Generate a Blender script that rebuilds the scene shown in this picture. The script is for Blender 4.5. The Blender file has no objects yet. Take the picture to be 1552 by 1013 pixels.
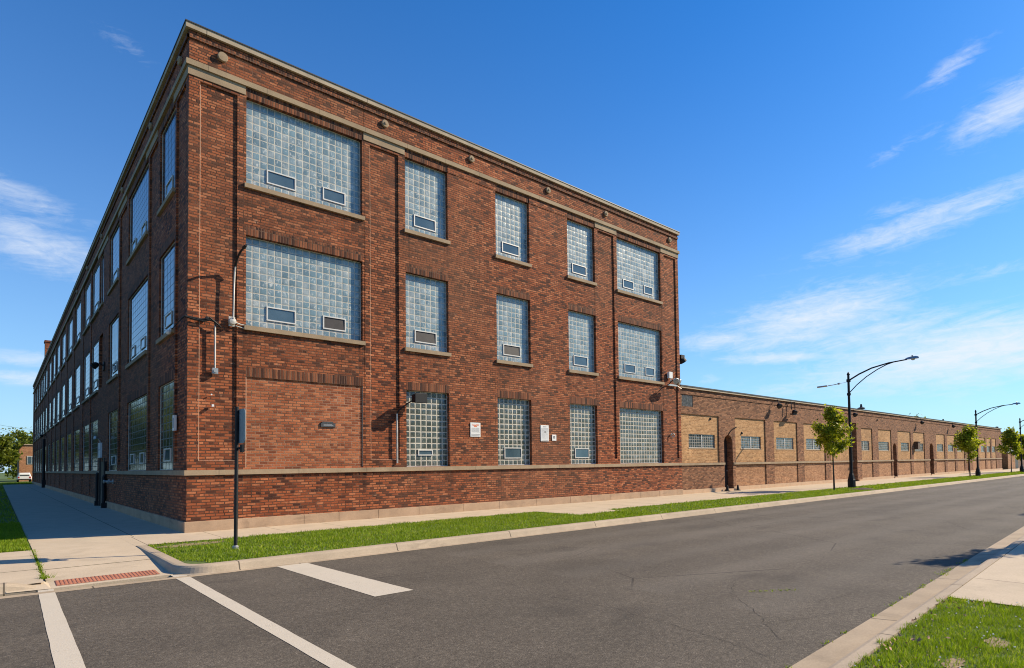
import bpy, math, random
import numpy as np
from mathutils import Vector, Matrix

rad = math.radians
S = bpy.context.scene
COL = S.collection
random.seed(7)

# ------------------------------------------------------------------ camera
cam_d = bpy.data.cameras.new("camera")
cam = bpy.data.objects.new("camera", cam_d)
COL.objects.link(cam)
S.camera = cam
CR = Vector((0.7333216307967133, -0.6797346704912872, -0.014147916374860615))
CU = Vector((-0.012191856476067074, -0.03395333489109615, 0.9993490529767066))
CF = Vector((0.6797725681735884, 0.7326717878981518, 0.033185942457762095))
cam.matrix_world = Matrix(((CR.x, CU.x, -CF.x, -3.6209), (CR.y, CU.y, -CF.y, -17.8991), (CR.z, CU.z, -CF.z, 1.65), (0, 0, 0, 1)))
cam_d.sensor_width = 36.0
cam_d.lens = 36 * 906.24 / 1552
cam_d.shift_x = -60.0 / 1552
cam_d.shift_y = 166.96 / 1552
cam_d.clip_end = 4000

# ------------------------------------------------------------------ light
SUN_A, SUN_E = rad(25), rad(34)          # angle off the street front, elevation
SUN = Vector((math.cos(SUN_A) * math.cos(SUN_E), -math.sin(SUN_A) * math.cos(SUN_E), math.sin(SUN_E)))
sd = bpy.data.lights.new("sun", 'SUN')
sd.energy = 4.6
sd.angle = rad(0.55)
sd.color = (1.0, 0.85, 0.63)
so = bpy.data.objects.new("sun", sd)
COL.objects.link(so)
so.rotation_euler = SUN.to_track_quat('Z', 'Y').to_euler()
so.location = (60, -40, 60)

S.view_settings.view_transform = 'Standard'
S.view_settings.look = 'None'
S.view_settings.exposure = 0.75
S.view_settings.gamma = 1.0
S.cycles.filter_width = 1.05


# ------------------------------------------------------------------ node helpers
class NT:
    def __init__(s, nt):
        s.nt = nt

    def n(s, t, **kw):
        nd = s.nt.nodes.new(t)
        for k, v in kw.items():
            setattr(nd, k, v)
        return nd

    def put(s, sock, v):
        if isinstance(v, (int, float)):
            sock.default_value = v
        elif isinstance(v, (tuple, list)):
            if sock.type == 'RGBA' and len(v) == 3:
                v = tuple(v) + (1.0,)
            sock.default_value = v
        elif v is not None:
            s.nt.links.new(v, sock)

    def m(s, op, a, b=None, c=None, clamp=False):
        nd = s.n('ShaderNodeMath', operation=op)
        nd.use_clamp = clamp
        s.put(nd.inputs[0], a)
        if b is not None: s.put(nd.inputs[1], b)
        if c is not None: s.put(nd.inputs[2], c)
        return nd.outputs[0]

    def mix(s, f, a, b, blend='MIX'):
        nd = s.n('ShaderNodeMix', data_type='RGBA', blend_type=blend)
        nd.clamp_factor = True
        s.put(nd.inputs[0], f)
        s.put(nd.inputs[6], a)
        s.put(nd.inputs[7], b)
        return nd.outputs[2]

    def noise(s, vec, scale, detail=4.0, rough=0.55, dist=0.0, dims='3D'):
        nd = s.n('ShaderNodeTexNoise', noise_dimensions=dims)
        s.put(nd.inputs['Vector'], vec)
        nd.inputs['Scale'].default_value = scale
        nd.inputs['Detail'].default_value = detail
        nd.inputs['Roughness'].default_value = rough
        nd.inputs['Distortion'].default_value = dist
        return nd.outputs['Fac']

    def ramp(s, f, stops, interp='LINEAR'):
        nd = s.n('ShaderNodeValToRGB')
        s.put(nd.inputs[0], f)
        cr = nd.color_ramp
        cr.interpolation = interp
        while len(cr.elements) < len(stops):
            cr.elements.new(0.5)
        for e, (p, c) in zip(cr.elements, stops):
            e.position = p
            e.color = tuple(c) + (1.0,) if len(c) == 3 else c
        return nd.outputs[0]

    def rng(s, f, a, b, c, d, clamp=True):
        nd = s.n('ShaderNodeMapRange')
        nd.clamp = clamp
        s.put(nd.inputs[0], f)
        for i, v in enumerate((a, b, c, d)):
            nd.inputs[i + 1].default_value = v
        return nd.outputs[0]

    def sep(s, v):
        nd = s.n('ShaderNodeSeparateXYZ')
        s.put(nd.inputs[0], v)
        return nd.outputs

    def comb(s, x, y, z=0.0):
        nd = s.n('ShaderNodeCombineXYZ')
        for i, v in enumerate((x, y, z)):
            s.put(nd.inputs[i], v)
        return nd.outputs[0]

    def mapping(s, v, scale=(1, 1, 1), rot=(0, 0, 0), loc=(0, 0, 0)):
        nd = s.n('ShaderNodeMapping')
        s.put(nd.inputs[0], v)
        nd.inputs['Location'].default_value = loc
        nd.inputs['Rotation'].default_value = rot
        nd.inputs['Scale'].default_value = scale
        return nd.outputs[0]

    def bump(s, h, strength, distance, normal=None):
        nd = s.n('ShaderNodeBump')
        nd.inputs['Strength'].default_value = strength
        nd.inputs['Distance'].default_value = distance
        s.put(nd.inputs['Height'], h)
        if normal is not None: s.put(nd.inputs['Normal'], normal)
        return nd.outputs[0]


# ------------------------------------------------------------------ world
W = bpy.data.worlds.new("World")
S.world = W
W.use_nodes = True
w = NT(W.node_tree)
bg = W.node_tree.nodes['Background']
sky = w.n('ShaderNodeTexSky', sky_type='NISHITA')
sky.sun_disc = False
sky.sun_elevation = SUN_E
sky.sun_rotation = math.atan2(SUN.x, SUN.y)
sky.altitude = 200
sky.air_density = 1.0
sky.dust_density = 0.35
sky.ozone_density = 3.0
hs = w.n('ShaderNodeHueSaturation')
hs.inputs['Saturation'].default_value = 1.46
w.put(hs.inputs['Color'], sky.outputs[0])
skyc = w.mix(1.0, hs.outputs[0], (0.58, 1.0, 1.19), 'MULTIPLY')
tc = w.n('ShaderNodeTexCoord')
dx, dy, dz = w.sep(tc.outputs['Generated'])[0:3]
az = w.m('MULTIPLY', w.m('ARCTAN2', dx, dy), 57.29578)
el = w.m('MULTIPLY', w.m('ARCSINE', dz), 57.29578)
haze_f = w.m('MULTIPLY', w.m('EXPONENT', w.m('MULTIPLY', w.m('ABSOLUTE', el), -0.066)), 0.82)
skyc = w.mix(haze_f, skyc, (3.5, 4.75, 6.15))
fib = w.noise(w.comb(w.m('MULTIPLY', w.m('ADD', az, w.m('MULTIPLY', el, 0.8)), 0.16), w.m('MULTIPLY', w.m('SUBTRACT', el, w.m('MULTIPLY', az, 0.10)), 0.95), 3.7), 1.0, 10.0, 0.66, 1.1)
puff = w.noise(w.comb(w.m('MULTIPLY', az, 0.62), w.m('MULTIPLY', el, 1.5), 9.1), 1.0, 8.0, 0.66, 0.8)
cl = None
#        az    el    sa   se   slope amp
CLOUDS = [(2.0, 16.2, 3.9, 1.5, -0.20, 0.82), (0.6, 19.2, 3.6, 0.95, -0.2, 0.62), (7.0, 30.6, 2.0, 0.6, -0.3, 0.42),
          (1.6, 8.1, 3.2, 0.5, 0.0, 0.8), (1.4, 6.7, 3.0, 0.45, 0.0, 0.85),
          (81.2, 25.2, 3.0, 1.3, 0.25, 0.92), (77.6, 28.8, 2.0, 0.7, 0.35, 0.65), (74.0, 24.4, 3.5, 0.5, 0.25, 0.45),
          (75.5, 18.7, 7.2, 1.0, 0.17, 0.88), (73.0, 20.0, 2.0, 0.5, 0.1, 0.5), (66.5, 12.3, 6.4, 2.0, 0.14, 1.05), (63.6, 9.2, 3.8, 0.5, -0.05, 1.05), (59.0, 11.2, 3.4, 0.8, 0.05, 0.95),
          (77.5, 8.3, 9.0, 2.2, 0.06, 1.2), (72.0, 10.5, 6.0, 1.1, 0.1, 0.85), (79.4, 11.1, 2.8, 0.25, -0.05, 0.6), (57.6, 7.6, 1.2, 0.5, 0, 0.6), (70.5, 7.0, 3.6, 0.5, 0.1, 0.85), (64.0, 6.4, 5.0, 0.8, 0.0, 0.55), (80.0, 14.2, 5.0, 0.6, 0.12, 0.5),
          (110, 22, 12, 2.5, 0.1, 0.8), (140, 30, 16, 3, 0.1, 0.7), (190, 20, 15, 2, 0.1, 0.7), (-60, 24, 14, 2.5, 0.1, 0.7), (-25, 14, 9, 1.6, 0, 0.7)]
for (ca, ce, sa, se, sl, am) in CLOUDS:
    a = w.m('SUBTRACT', az, ca)
    e = w.m('SUBTRACT', w.m('SUBTRACT', el, ce), w.m('MULTIPLY', a, sl))
    q = w.m('ADD', w.m('POWER', w.m('ABSOLUTE', w.m('DIVIDE', a, sa)), 2.0), w.m('POWER', w.m('ABSOLUTE', w.m('DIVIDE', e, se)), 2.0))
    g = w.m('MULTIPLY', w.m('EXPONENT', w.m('MULTIPLY', q, -0.55)), am)
    cl = g if cl is None else w.m('MAXIMUM', cl, g)
tex = w.m('ADD', w.m('MULTIPLY', fib, 0.62), w.m('MULTIPLY', puff, 0.46))
dens = w.rng(w.m('ADD', w.m('MULTIPLY', cl, 0.50), tex), 0.66, 1.20, 0.0, 1.0)
dens = w.m('MULTIPLY', dens, w.m('MINIMUM', w.m('MULTIPLY', cl, 2.0), 1.0))
dens = w.m('MULTIPLY', w.m('POWER', dens, 1.15), 0.88)
skyc = w.mix(dens, skyc, (5.5, 5.9, 6.5))
w.put(bg.inputs[0], skyc)
bg.inputs[1].default_value = 0.092


# ------------------------------------------------------------------ materials
def new_mat(name):
    m = bpy.data.materials.new(name)
    m.use_nodes = True
    t = NT(m.node_tree)
    p = m.node_tree.nodes['Principled BSDF']
    return m, t, p


def geo_pos(t):
    return t.n('ShaderNodeNewGeometry').outputs['Position']


def simple(name, col, rough=0.6, metal=0.0, var=0.15, scale=6.0, spec=0.5, bump=0.0):
    m, t, p = new_mat(name)
    f = t.noise(geo_pos(t), scale, 5.0, 0.6)
    dark = tuple(c * (1 - var) for c in col)
    lite = tuple(min(1, c * (1 + var)) for c in col)
    t.put(p.inputs['Base Color'], t.mix(t.rng(f, 0.3, 0.7, 0, 1), dark, lite))
    p.inputs['Roughness'].default_value = rough
    p.inputs['Metallic'].default_value = metal
    p.inputs['Specular IOR Level'].default_value = spec
    if bump:
        t.put(p.inputs['Normal'], t.bump(f, bump, 0.01))
    return m


def brick(name, tones, mortar, bw=0.225, bh=0.0765, ms=0.0125, off=0.5, rot=0.0, weather=0.22, bump=0.7, wobble=0.008, pale=0.0, shift=None, spot=0.38, sills=None):
    """brick courses laid out on a UV map measured in metres"""
    m, t, p = new_mat(name)
    uv = t.n('ShaderNodeUVMap').outputs[0]
    if rot:
        uv = t.mapping(uv, rot=(0, 0, rot))
    wn = t.n('ShaderNodeTexNoise')
    wn.inputs['Scale'].default_value = 2.3
    wn.inputs['Detail'].default_value = 3
    t.put(wn.inputs['Vector'], uv)
    wv = t.n('ShaderNodeVectorMath', operation='SUBTRACT')
    t.put(wv.inputs[0], wn.outputs['Color'])
    wv.inputs[1].default_value = (0.5, 0.5, 0.5)
    ws = t.n('ShaderNodeVectorMath', operation='SCALE')
    t.put(ws.inputs[0], wv.outputs[0])
    ws.inputs['Scale'].default_value = wobble * 4
    wa = t.n('ShaderNodeVectorMath', operation='ADD')
    t.put(wa.inputs[0], uv)
    t.put(wa.inputs[1], ws.outputs[0])
    b = t.n('ShaderNodeTexBrick')
    b.offset = off
    b.offset_frequency = 2
    b.squash = 0.52
    b.squash_frequency = 6 if off else 2
    if not off: b.squash = 1.0
    t.put(b.inputs['Vector'], wa.outputs[0])
    t.put(b.inputs['Color1'], (0, 0, 0))
    t.put(b.inputs['Color2'], (1, 1, 1))
    t.put(b.inputs['Mortar'], (0, 0, 0))
    b.inputs['Scale'].default_value = 1.0
    b.inputs['Mortar Size'].default_value = ms
    b.inputs['Mortar Smooth'].default_value = 0.35
    b.inputs['Bias'].default_value = 0.0
    b.inputs['Brick Width'].default_value = bw
    b.inputs['Row Height'].default_value = bh
    n = len(tones)
    col = t.ramp(b.outputs['Color'], [((i + 0.5) / n, c) for i, c in enumerate(tones)])
    big = t.noise(uv, 0.55, 6.0, 0.62, 0.4)
    fine = t.noise(uv, 26.0, 4.0, 0.7)
    streak = t.m('ADD', t.m('MULTIPLY', t.noise(t.mapping(uv, scale=(1.6, 0.22, 1.0)), 1.0, 5.0, 0.6), 0.55), t.m('MULTIPLY', t.noise(t.mapping(uv, scale=(6.5, 0.35, 1.0), loc=(5, 2, 0)), 1.0, 4.0, 0.6), 0.45))
    k = t.m('ADD', t.m('MULTIPLY', t.m('ADD', big, streak), weather * 2.0), 1.0 - weather * 2.0)
    k = t.m('MULTIPLY', k, t.rng(fine, 0.25, 0.75, 0.80, 1.18))
    rows = t.noise(t.mapping(uv, scale=(0.9, 1.0 / bh * 0.5, 1.0)), 1.0, 2.0, 0.6)
    k = t.m('MULTIPLY', k, t.rng(rows, 0.30, 0.70, 0.80, 1.15))
    if sills:
        su, sv, _ = t.sep(uv)[0:3]
        run = t.noise(t.mapping(uv, scale=(7.0, 0.25, 1.0), loc=(2, 9, 0)), 1.0, 4.0, 0.65)
        tot = None
        for (sa, sb, z) in sills:
            dn = t.m('SUBTRACT', z, sv)
            inx = t.m('MULTIPLY', t.rng(su, sa - 0.15, sa + 0.05, 0, 1), t.rng(su, sb - 0.05, sb + 0.15, 1, 0))
            ends = t.m('ADD', 0.55, t.m('MULTIPLY', 0.75, t.m('GREATER_THAN', t.m('ABSOLUTE', t.m('SUBTRACT', su, (sa + sb) / 2)), (sb - sa) / 2 - 0.22)))
            q = t.m('MULTIPLY', t.m('MULTIPLY', inx, ends), t.m('MULTIPLY', t.m('GREATER_THAN', dn, 0.0), t.rng(dn, 0.0, 1.15, 1, 0)))
            tot = q if tot is None else t.m('MAXIMUM', tot, q)
        k = t.m('MULTIPLY', k, t.m('SUBTRACT', 1.0, t.m('MULTIPLY', tot, t.rng(run, 0.38, 0.62, 0.0, 0.55))))
    col = t.mix(1.0, col, t.comb(k, k, k), 'MULTIPLY')
    if shift:
        vb = t.noise(t.mapping(uv, scale=(0.13, 0.09, 1.0)), 1.0, 3.0, 0.5)
        col = t.mix(t.rng(vb, 0.40, 0.68, 0.0, 0.55), col, t.mix(1.0, t.comb(k, k, k), shift, 'MULTIPLY'))
        ps = t.noise(t.mapping(uv, scale=(3.3, 9.0, 1.0), loc=(3.1, 7.7, 0)), 1.0, 2.0, 0.5)
        col = t.mix(t.rng(ps, 0.67, 0.75, 0.0, 0.55), col, (0.42, 0.25, 0.16))
    # dark burnt headers and chips
    spots = t.noise(t.mapping(uv, scale=(5.2, 12.5, 1.0)), 1.0, 2.0, 0.5)
    col = t.mix(t.rng(spots, 0.69, 0.75, 0.0, spot), col, tuple(c * 0.22 for c in tones[0]))
    mcol = t.mix(t.rng(t.m('ADD', t.m('MULTIPLY', t.noise(uv, 5.0, 3.0), 0.45), t.m('MULTIPLY', t.noise(uv, 0.45, 3.0), 0.55)), 0.38, 0.62, 0, 1), tuple(c * 0.55 for c in mortar), tuple(min(1, c * 1.9) for c in mortar))
    col = t.mix(b.outputs['Fac'], col, mcol)
    if pale:
        ef = t.noise(t.mapping(uv, scale=(1.4, 5.0, 1.0)), 1.0, 6.0, 0.65)
        col = t.mix(t.rng(ef, 0.60, 0.80, 0.0, pale), col, (0.46, 0.30, 0.20))
    t.put(p.inputs['Base Color'], col)
    p.inputs['Roughness'].default_value = 0.88
    p.inputs['Specular IOR Level'].default_value = 0.25
    face = t.m('MULTIPLY', t.m('SUBTRACT', 1.0, b.outputs['Fac']), t.rng(b.outputs['Color'], 0, 1, 0.7, 1.0))
    hgt = t.m('ADD', face, t.m('MULTIPLY', fine, 0.35))
    t.put(p.inputs['Normal'], t.bump(hgt, bump, 0.014))
    return m


RED = [(0.070, 0.022, 0.013), (0.175, 0.046, 0.019), (0.265, 0.068, 0.025), (0.305, 0.080, 0.029), (0.335, 0.090, 0.033), (0.36, 0.106, 0.040), (0.45, 0.158, 0.070)]
M_BRICK = brick("red_brown_brick", RED, (0.092, 0.043, 0.026), weather=0.26, bump=1.0, shift=(0.19, 0.10, 0.055), sills=[(a, b, z) for z in (1.485, 5.50, 9.52) for a, b in ((1.36, 4.92), (6.33, 8.14), (10.17, 11.98), (14.0, 15.82), (17.2, 20.62))])  # mortar colour darkened to give the joints a shadowed look
M_PATCH = brick("infill_brick", [(0.19, 0.055, 0.025), (0.31, 0.090, 0.037), (0.37, 0.115, 0.047), (0.43, 0.152, 0.066)], (0.21, 0.115, 0.072), weather=0.2, pale=0.5)
M_SOLDIER = brick("soldier_brick", [(0.045, 0.018, 0.013), (0.12, 0.04, 0.02), (0.17, 0.057, 0.027), (0.25, 0.09, 0.042)], (0.10, 0.055, 0.035), bw=0.30, bh=0.076, off=0.0, rot=rad(90))
M_BROWN = brick("brown_brick", [(0.12, 0.050, 0.026), (0.21, 0.089, 0.044), (0.255, 0.113, 0.056), (0.31, 0.148, 0.077)], (0.16, 0.088, 0.05))
M_TAN = brick("tan_brick", [(0.31, 0.162, 0.070), (0.385, 0.205, 0.088), (0.43, 0.233, 0.102), (0.475, 0.27, 0.126)], (0.36, 0.22, 0.11), weather=0.16, bump=0.4, spot=0.22)
M_TANLOW = brick("weathered_tan_brick", [(0.25, 0.117, 0.057), (0.325, 0.157, 0.075), (0.365, 0.18, 0.088), (0.41, 0.215, 0.11)], (0.28, 0.16, 0.09), weather=0.18, bump=0.5, spot=0.3)
M_GREYBRICK = brick("grey_brown_brick", [(0.17, 0.10, 0.07), (0.22, 0.13, 0.09), (0.25, 0.15, 0.105)], (0.2, 0.13, 0.1))
M_HOUSE = brick("orange_brick", [(0.30, 0.13, 0.06), (0.38, 0.17, 0.08), (0.42, 0.2, 0.09)], (0.36, 0.22, 0.14))


def stone(name, col, var=0.2, rough=0.85, joints=None, grime=0.5):
    m, t, p = new_mat(name)
    pos = geo_pos(t)
    a = t.noise(pos, 1.3, 7.0, 0.65, 0.3)
    f = t.noise(pos, 42.0, 4.0, 0.7)
    k = t.m('ADD', t.m('MULTIPLY', t.m('SUBTRACT', a, 0.5), var * 3.2), 1.0)
    k = t.m('MULTIPLY', k, t.rng(f, 0.2, 0.8, 0.86, 1.12))
    c = t.mix(1.0, col, t.comb(k, k, k), 'MULTIPLY')
    dirt = t.noise(t.mapping(pos, scale=(1.1, 1.1, 3.0)), 1.0, 8.0, 0.7, 0.6)
    c = t.mix(t.rng(dirt, 0.56, 0.80, 0.0, grime), c, tuple(v * 0.34 for v in col))
    if joints:
        x, y, z = pos_sep = t.sep(pos)[0:3]
        jm = None
        for (axis, step, wd, ofs) in joints:
            v = {'x': x, 'y': y}[axis]
            fr = t.m('ABSOLUTE', t.m('SUBTRACT', t.m('FRACT', t.m('DIVIDE', t.m('ADD', v, ofs + 1000 * step), step)), 0.5))
            ln = t.m('LESS_THAN', fr, wd / step / 2)
            jm = ln if jm is None else t.m('MAXIMUM', jm, ln)
        c = t.mix(t.m('MULTIPLY', jm, 0.78), c, (0.035, 0.028, 0.02))
    t.put(p.inputs['Base Color'], c)
    p.inputs['Roughness'].default_value = rough
    p.inputs['Specular IOR Level'].default_value = 0.25
    t.put(p.inputs['Normal'], t.bump(t.m('ADD', f, t.m('MULTIPLY', a, 0.8)), 0.22, 0.01))
    return m


M_LIME = stone("limestone", (0.325, 0.24, 0.155), 0.3)
M_COPING = stone("coping_stone", (0.46, 0.37, 0.26), 0.2)
M_PLINTH = stone("plinth_stone", (0.40, 0.275, 0.180), 0.30, grime=0.75)
M_PLINTHTAN = stone("tan_plinth_stone", (0.5, 0.34, 0.22), 0.16, grime=0.4)
M_FLASH = simple("dark_flashing", (0.035, 0.033, 0.03), 0.5, 0.0, 0.3)
M_CONC = stone("walk_concrete", (0.485, 0.395, 0.285), 0.13, joints=[('x', 1.55, 0.016, 0.4)], grime=0.42)
M_CONCL = stone("side_walk_concrete", (0.485, 0.395, 0.285), 0.13, joints=[('y', 9.0, 0.022, 8.6), ('x', 100.0, 0.022, 51.12)], grime=0.42)
M_KERB = stone("kerb_concrete", (0.385, 0.31, 0.225), 0.2, joints=[('x', 3.05, 0.022, 2.0)], grime=0.75)
M_GUTTER = stone("gutter_concrete", (0.37, 0.29, 0.20), 0.24, joints=[('x', 3.05, 0.022, 1.0)], grime=0.7)
M_BLACK = simple("black_paint", (0.012, 0.013, 0.015), 0.6, 0.0, 0.3, spec=0.3)
M_GALV = simple("galvanised_steel", (0.42, 0.42, 0.40), 0.4, 0.6, 0.2)
M_CONDUIT = simple("conduit_grey", (0.5, 0.47, 0.42), 0.45, 0.2, 0.2)
M_WHITE = simple("white_enamel", (0.72, 0.72, 0.70), 0.45, 0.0, 0.06)
M_ALU = simple("pale_aluminium", (0.62, 0.60, 0.55), 0.4, 0.15, 0.12)
M_DOOR = simple("dark_door", (0.028, 0.022, 0.02), 0.5, 0.0, 0.3)
M_SIGNBACK = simple("grey_blue_sign_back", (0.20, 0.27, 0.31), 0.45, 0.25, 0.1)
M_INK = simple("dark_ink", (0.045, 0.05, 0.06), 0.6, 0.0, 0.1)
M_ORANGE = simple("orange_ink", (0.62, 0.16, 0.06), 0.6, 0.0, 0.1)
M_GREYINK = simple("grey_ink", (0.30, 0.31, 0.33), 0.6, 0.0, 0.1)
M_PLAQUE = simple("slate_plaque", (0.055, 0.06, 0.065), 0.5, 0.2, 0.5, 30)
M_ROOF = simple("roof_gravel", (0.2, 0.19, 0.17), 0.9, 0.0, 0.2, 3)
M_LITEDGE_CAULK = simple("lit_edge_and_sealant", (0.50, 0.32, 0.21), 0.8, 0.0, 0.25, 3)
M_RUBBER = simple("black_rubber", (0.012, 0.012, 0.012), 0.9, spec=0.1)
M_TYRE = M_RUBBER
M_CARWHITE = simple("white_car_paint", (0.7, 0.72, 0.74), 0.25, 0.0, 0.03)
M_CARGLASS = simple("dark_car_glass", (0.03, 0.04, 0.05), 0.08, 0.0, 0.1)
M_BARK = simple("tree_bark", (0.075, 0.055, 0.04), 0.9, 0.0, 0.35, 14, bump=0.5)
M_MULCH = simple("bark_mulch", (0.06, 0.035, 0.02), 0.95, 0.0, 0.4, 25, bump=0.6)
M_LAMPGLASS = simple("lamp_lens", (0.55, 0.55, 0.5), 0.2)
M_GRILLE = None


def glass_block(name, mortar, base, rough, tilt, pillow, mw=0.075, frost_highlight=0.62):
    m, t, p = new_mat(name)
    uv = t.n('ShaderNodeUVMap').outputs[0]
    u, v, _ = t.sep(uv)[0:3]
    fu, fv = t.m('FRACT', u), t.m('FRACT', v)
    cu, cv = t.m('SUBTRACT', fu, 0.5), t.m('SUBTRACT', fv, 0.5)
    edge = t.m('MAXIMUM', t.m('ABSOLUTE', cu), t.m('ABSOLUTE', cv))
    mor = t.rng(edge, 0.5 - mw, 0.5 - mw * 0.55, 0.0, 1.0)
    cell = t.comb(t.m('FLOOR', u), t.m('FLOOR', v), 0.0)
    info = t.n('ShaderNodeObjectInfo')
    cell2 = t.comb(t.m('FLOOR', u), t.m('FLOOR', v), t.m('MULTIPLY', info.outputs['Random'], 57.0))
    wn = t.n('ShaderNodeTexWhiteNoise', noise_dimensions='3D')
    t.put(wn.inputs['Vector'], cell2)
    r, g, b = t.sep(wn.outputs['Color'])[0:3]
    # each block bulges and is set slightly out of true
    pil = t.m('ADD', t.m('POWER', t.m('ABSOLUTE', t.m('MULTIPLY', cu, 2.0)), 3.0), t.m('POWER', t.m('ABSOLUTE', t.m('MULTIPLY', cv, 2.0)), 3.0))
    h = t.m('MULTIPLY', pil, -pillow)
    h = t.m('ADD', h, t.m('MULTIPLY', t.m('MULTIPLY', t.m('SUBTRACT', r, 0.5), cu), tilt))
    h = t.m('ADD', h, t.m('MULTIPLY', t.m('MULTIPLY', t.m('SUBTRACT', g, 0.5), cv), tilt))
    wav = t.noise(t.comb(t.m('MULTIPLY', u, 1.6), t.m('MULTIPLY', v, 2.2), t.m('MULTIPLY', info.outputs['Random'], 31.0)), 1.0, 3.0, 0.5)
    h = t.m('ADD', h, t.m('MULTIPLY', wav, pillow * 0.9))
    lo, hi = tuple(c * 0.80 for c in base), tuple(min(1, c * 1.22) for c in base)
    c = t.mix(b, lo, hi)
    # frosted pale patches, and refracted highlights painted into the block colour
    fro = t.noise(t.comb(t.m('MULTIPLY', u, 0.55), t.m('MULTIPLY', v, 0.40), t.m('MULTIPLY', info.outputs['Random'], 13.0)), 1.0, 4.0, 0.6)
    c = t.mix(t.rng(t.m('ADD', fro, t.m('MULTIPLY', t.m('SUBTRACT', r, 0.5), 0.25)), 0.45, 0.78, 0.0, frost_highlight), c, (0.46, 0.49, 0.47))
    painted_highlight = t.noise(t.comb(t.m('MULTIPLY', u, 1.9), t.m('MULTIPLY', v, 1.5), t.m('MULTIPLY', info.outputs['Random'], 23.0)), 1.0, 3.0, 0.6, 1.2)
    c = t.mix(t.rng(painted_highlight, 0.56, 0.70, 0.0, frost_highlight), c, (0.66, 0.67, 0.63))
    ring = t.rng(t.m('ABSOLUTE', t.m('SUBTRACT', edge, 0.33)), 0.0, 0.07, 0.22, 0.0)
    c = t.mix(ring, c, tuple(q * 0.4 for q in base))
    mcol = t.mix(t.rng(fro, 0.3, 0.7, 0, 1), tuple(q * 0.78 for q in mortar), mortar)
    c = t.mix(mor, c, mcol)
    t.put(p.inputs['Base Color'], c)
    t.put(p.inputs['Roughness'], t.m('ADD', t.m('MULTIPLY', mor, 0.6), rough))
    t.put(p.inputs['Specular IOR Level'], t.m('SUBTRACT', 0.75, t.m('MULTIPLY', mor, 0.6)))
    t.put(p.inputs['Normal'], t.bump(h, 1.0, 0.2))
    return m


M_BLOCK = glass_block("glass_block", (0.55, 0.53, 0.47), (0.15, 0.225, 0.255), 0.22, 0.07, 0.022, 0.08, 0.7)
M_GROUNDBLOCK = glass_block("ground_floor_glass_block", (0.58, 0.54, 0.45), (0.055, 0.07, 0.062), 0.16, 0.08, 0.025, 0.12, 0.25)
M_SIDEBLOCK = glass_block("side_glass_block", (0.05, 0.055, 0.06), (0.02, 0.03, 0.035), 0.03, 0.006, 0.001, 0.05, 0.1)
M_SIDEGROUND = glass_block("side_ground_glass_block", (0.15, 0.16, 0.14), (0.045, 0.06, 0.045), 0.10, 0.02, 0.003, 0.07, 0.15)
M_LOWBLOCK = glass_block("low_glass_block", (0.40, 0.36, 0.30), (0.04, 0.055, 0.062), 0.10, 0.08, 0.02, 0.09, 0.15)
m_, t_, p_ = new_mat("vent_glass")
t_.put(p_.inputs['Base Color'], t_.mix(t_.noise(geo_pos(t_), 1.7, 2.0), (0.03, 0.06, 0.08), (0.10, 0.15, 0.18)))
p_.inputs['Roughness'].default_value = 0.08
p_.inputs['Specular IOR Level'].default_value = 0.8
M_VENTGLASS = m_


def asphalt():
    m, t, p = new_mat("asphalt")
    pos = geo_pos(t)
    f = t.noise(pos, 62.0, 3.0, 0.8)
    g = t.noise(pos, 21.0, 5.0, 0.75)
    big = t.noise(t.mapping(pos, scale=(0.10, 0.45, 1)), 1.0, 6.0, 0.6, 0.3)
    pat = t.noise(pos, 0.7, 6.0, 0.6, 0.5)
    c = t.ramp(t.m('ADD', t.m('MULTIPLY', f, 0.6), t.m('MULTIPLY', g, 0.4)), [(0.33, (0.024, 0.020, 0.016)), (0.47, (0.078, 0.065, 0.050)), (0.56, (0.119, 0.100, 0.077)), (0.65, (0.24, 0.207, 0.166)), (0.72, (0.45, 0.39, 0.32))])
    k = t.m('ADD', t.m('MULTIPLY', t.m('ADD', big, pat), 0.75), 0.25)
    c = t.mix(1.0, c, t.comb(k, k, k), 'MULTIPLY')
    oil = t.noise(t.mapping(pos, scale=(0.5, 0.9, 1), loc=(3, 8, 0)), 1.0, 5.0, 0.6, 0.4)
    c = t.mix(t.rng(oil, 0.60, 0.72, 0.0, 0.45), c, (0.03, 0.026, 0.022))
    px, py, _ = t.sep(pos)[0:3]
    lane = t.m('ADD', t.m('COSINE', t.m('MULTIPLY', t.m('ADD', py, 11.0), 3.9)), t.m('MULTIPLY', big, 2.0))
    c = t.mix(t.m('MULTIPLY', t.rng(lane, 0.6, 2.0, 0, 0.22), t.m('GREATER_THAN', px, 3.0)), c, (0.17, 0.15, 0.125))
    vo = t.n('ShaderNodeTexVoronoi', feature='DISTANCE_TO_EDGE')
    t.put(vo.inputs['Vector'], t.mapping(t.mix(0.14, pos, t.n('ShaderNodeTexNoise').outputs['Color']), scale=(0.22, 0.34, 1)))
    vo.inputs['Scale'].default_value = 1.0
    crack = t.m('MULTIPLY', t.m('LESS_THAN', vo.outputs['Distance'], 0.0028), t.rng(t.noise(pos, 0.22, 3.0), 0.50, 0.60, 0.0, 0.7))
    c = t.mix(crack, c, (0.018, 0.015, 0.012))
    t.put(p.inputs['Base Color'], c)
    p.inputs['Roughness'].default_value = 0.86
    p.inputs['Specular IOR Level'].default_value = 0.3
    t.put(p.inputs['Normal'], t.bump(t.m('ADD', f, t.m('MULTIPLY', g, 0.6)), 0.6, 0.012))
    return m


M_ASPHALT = asphalt()


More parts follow.
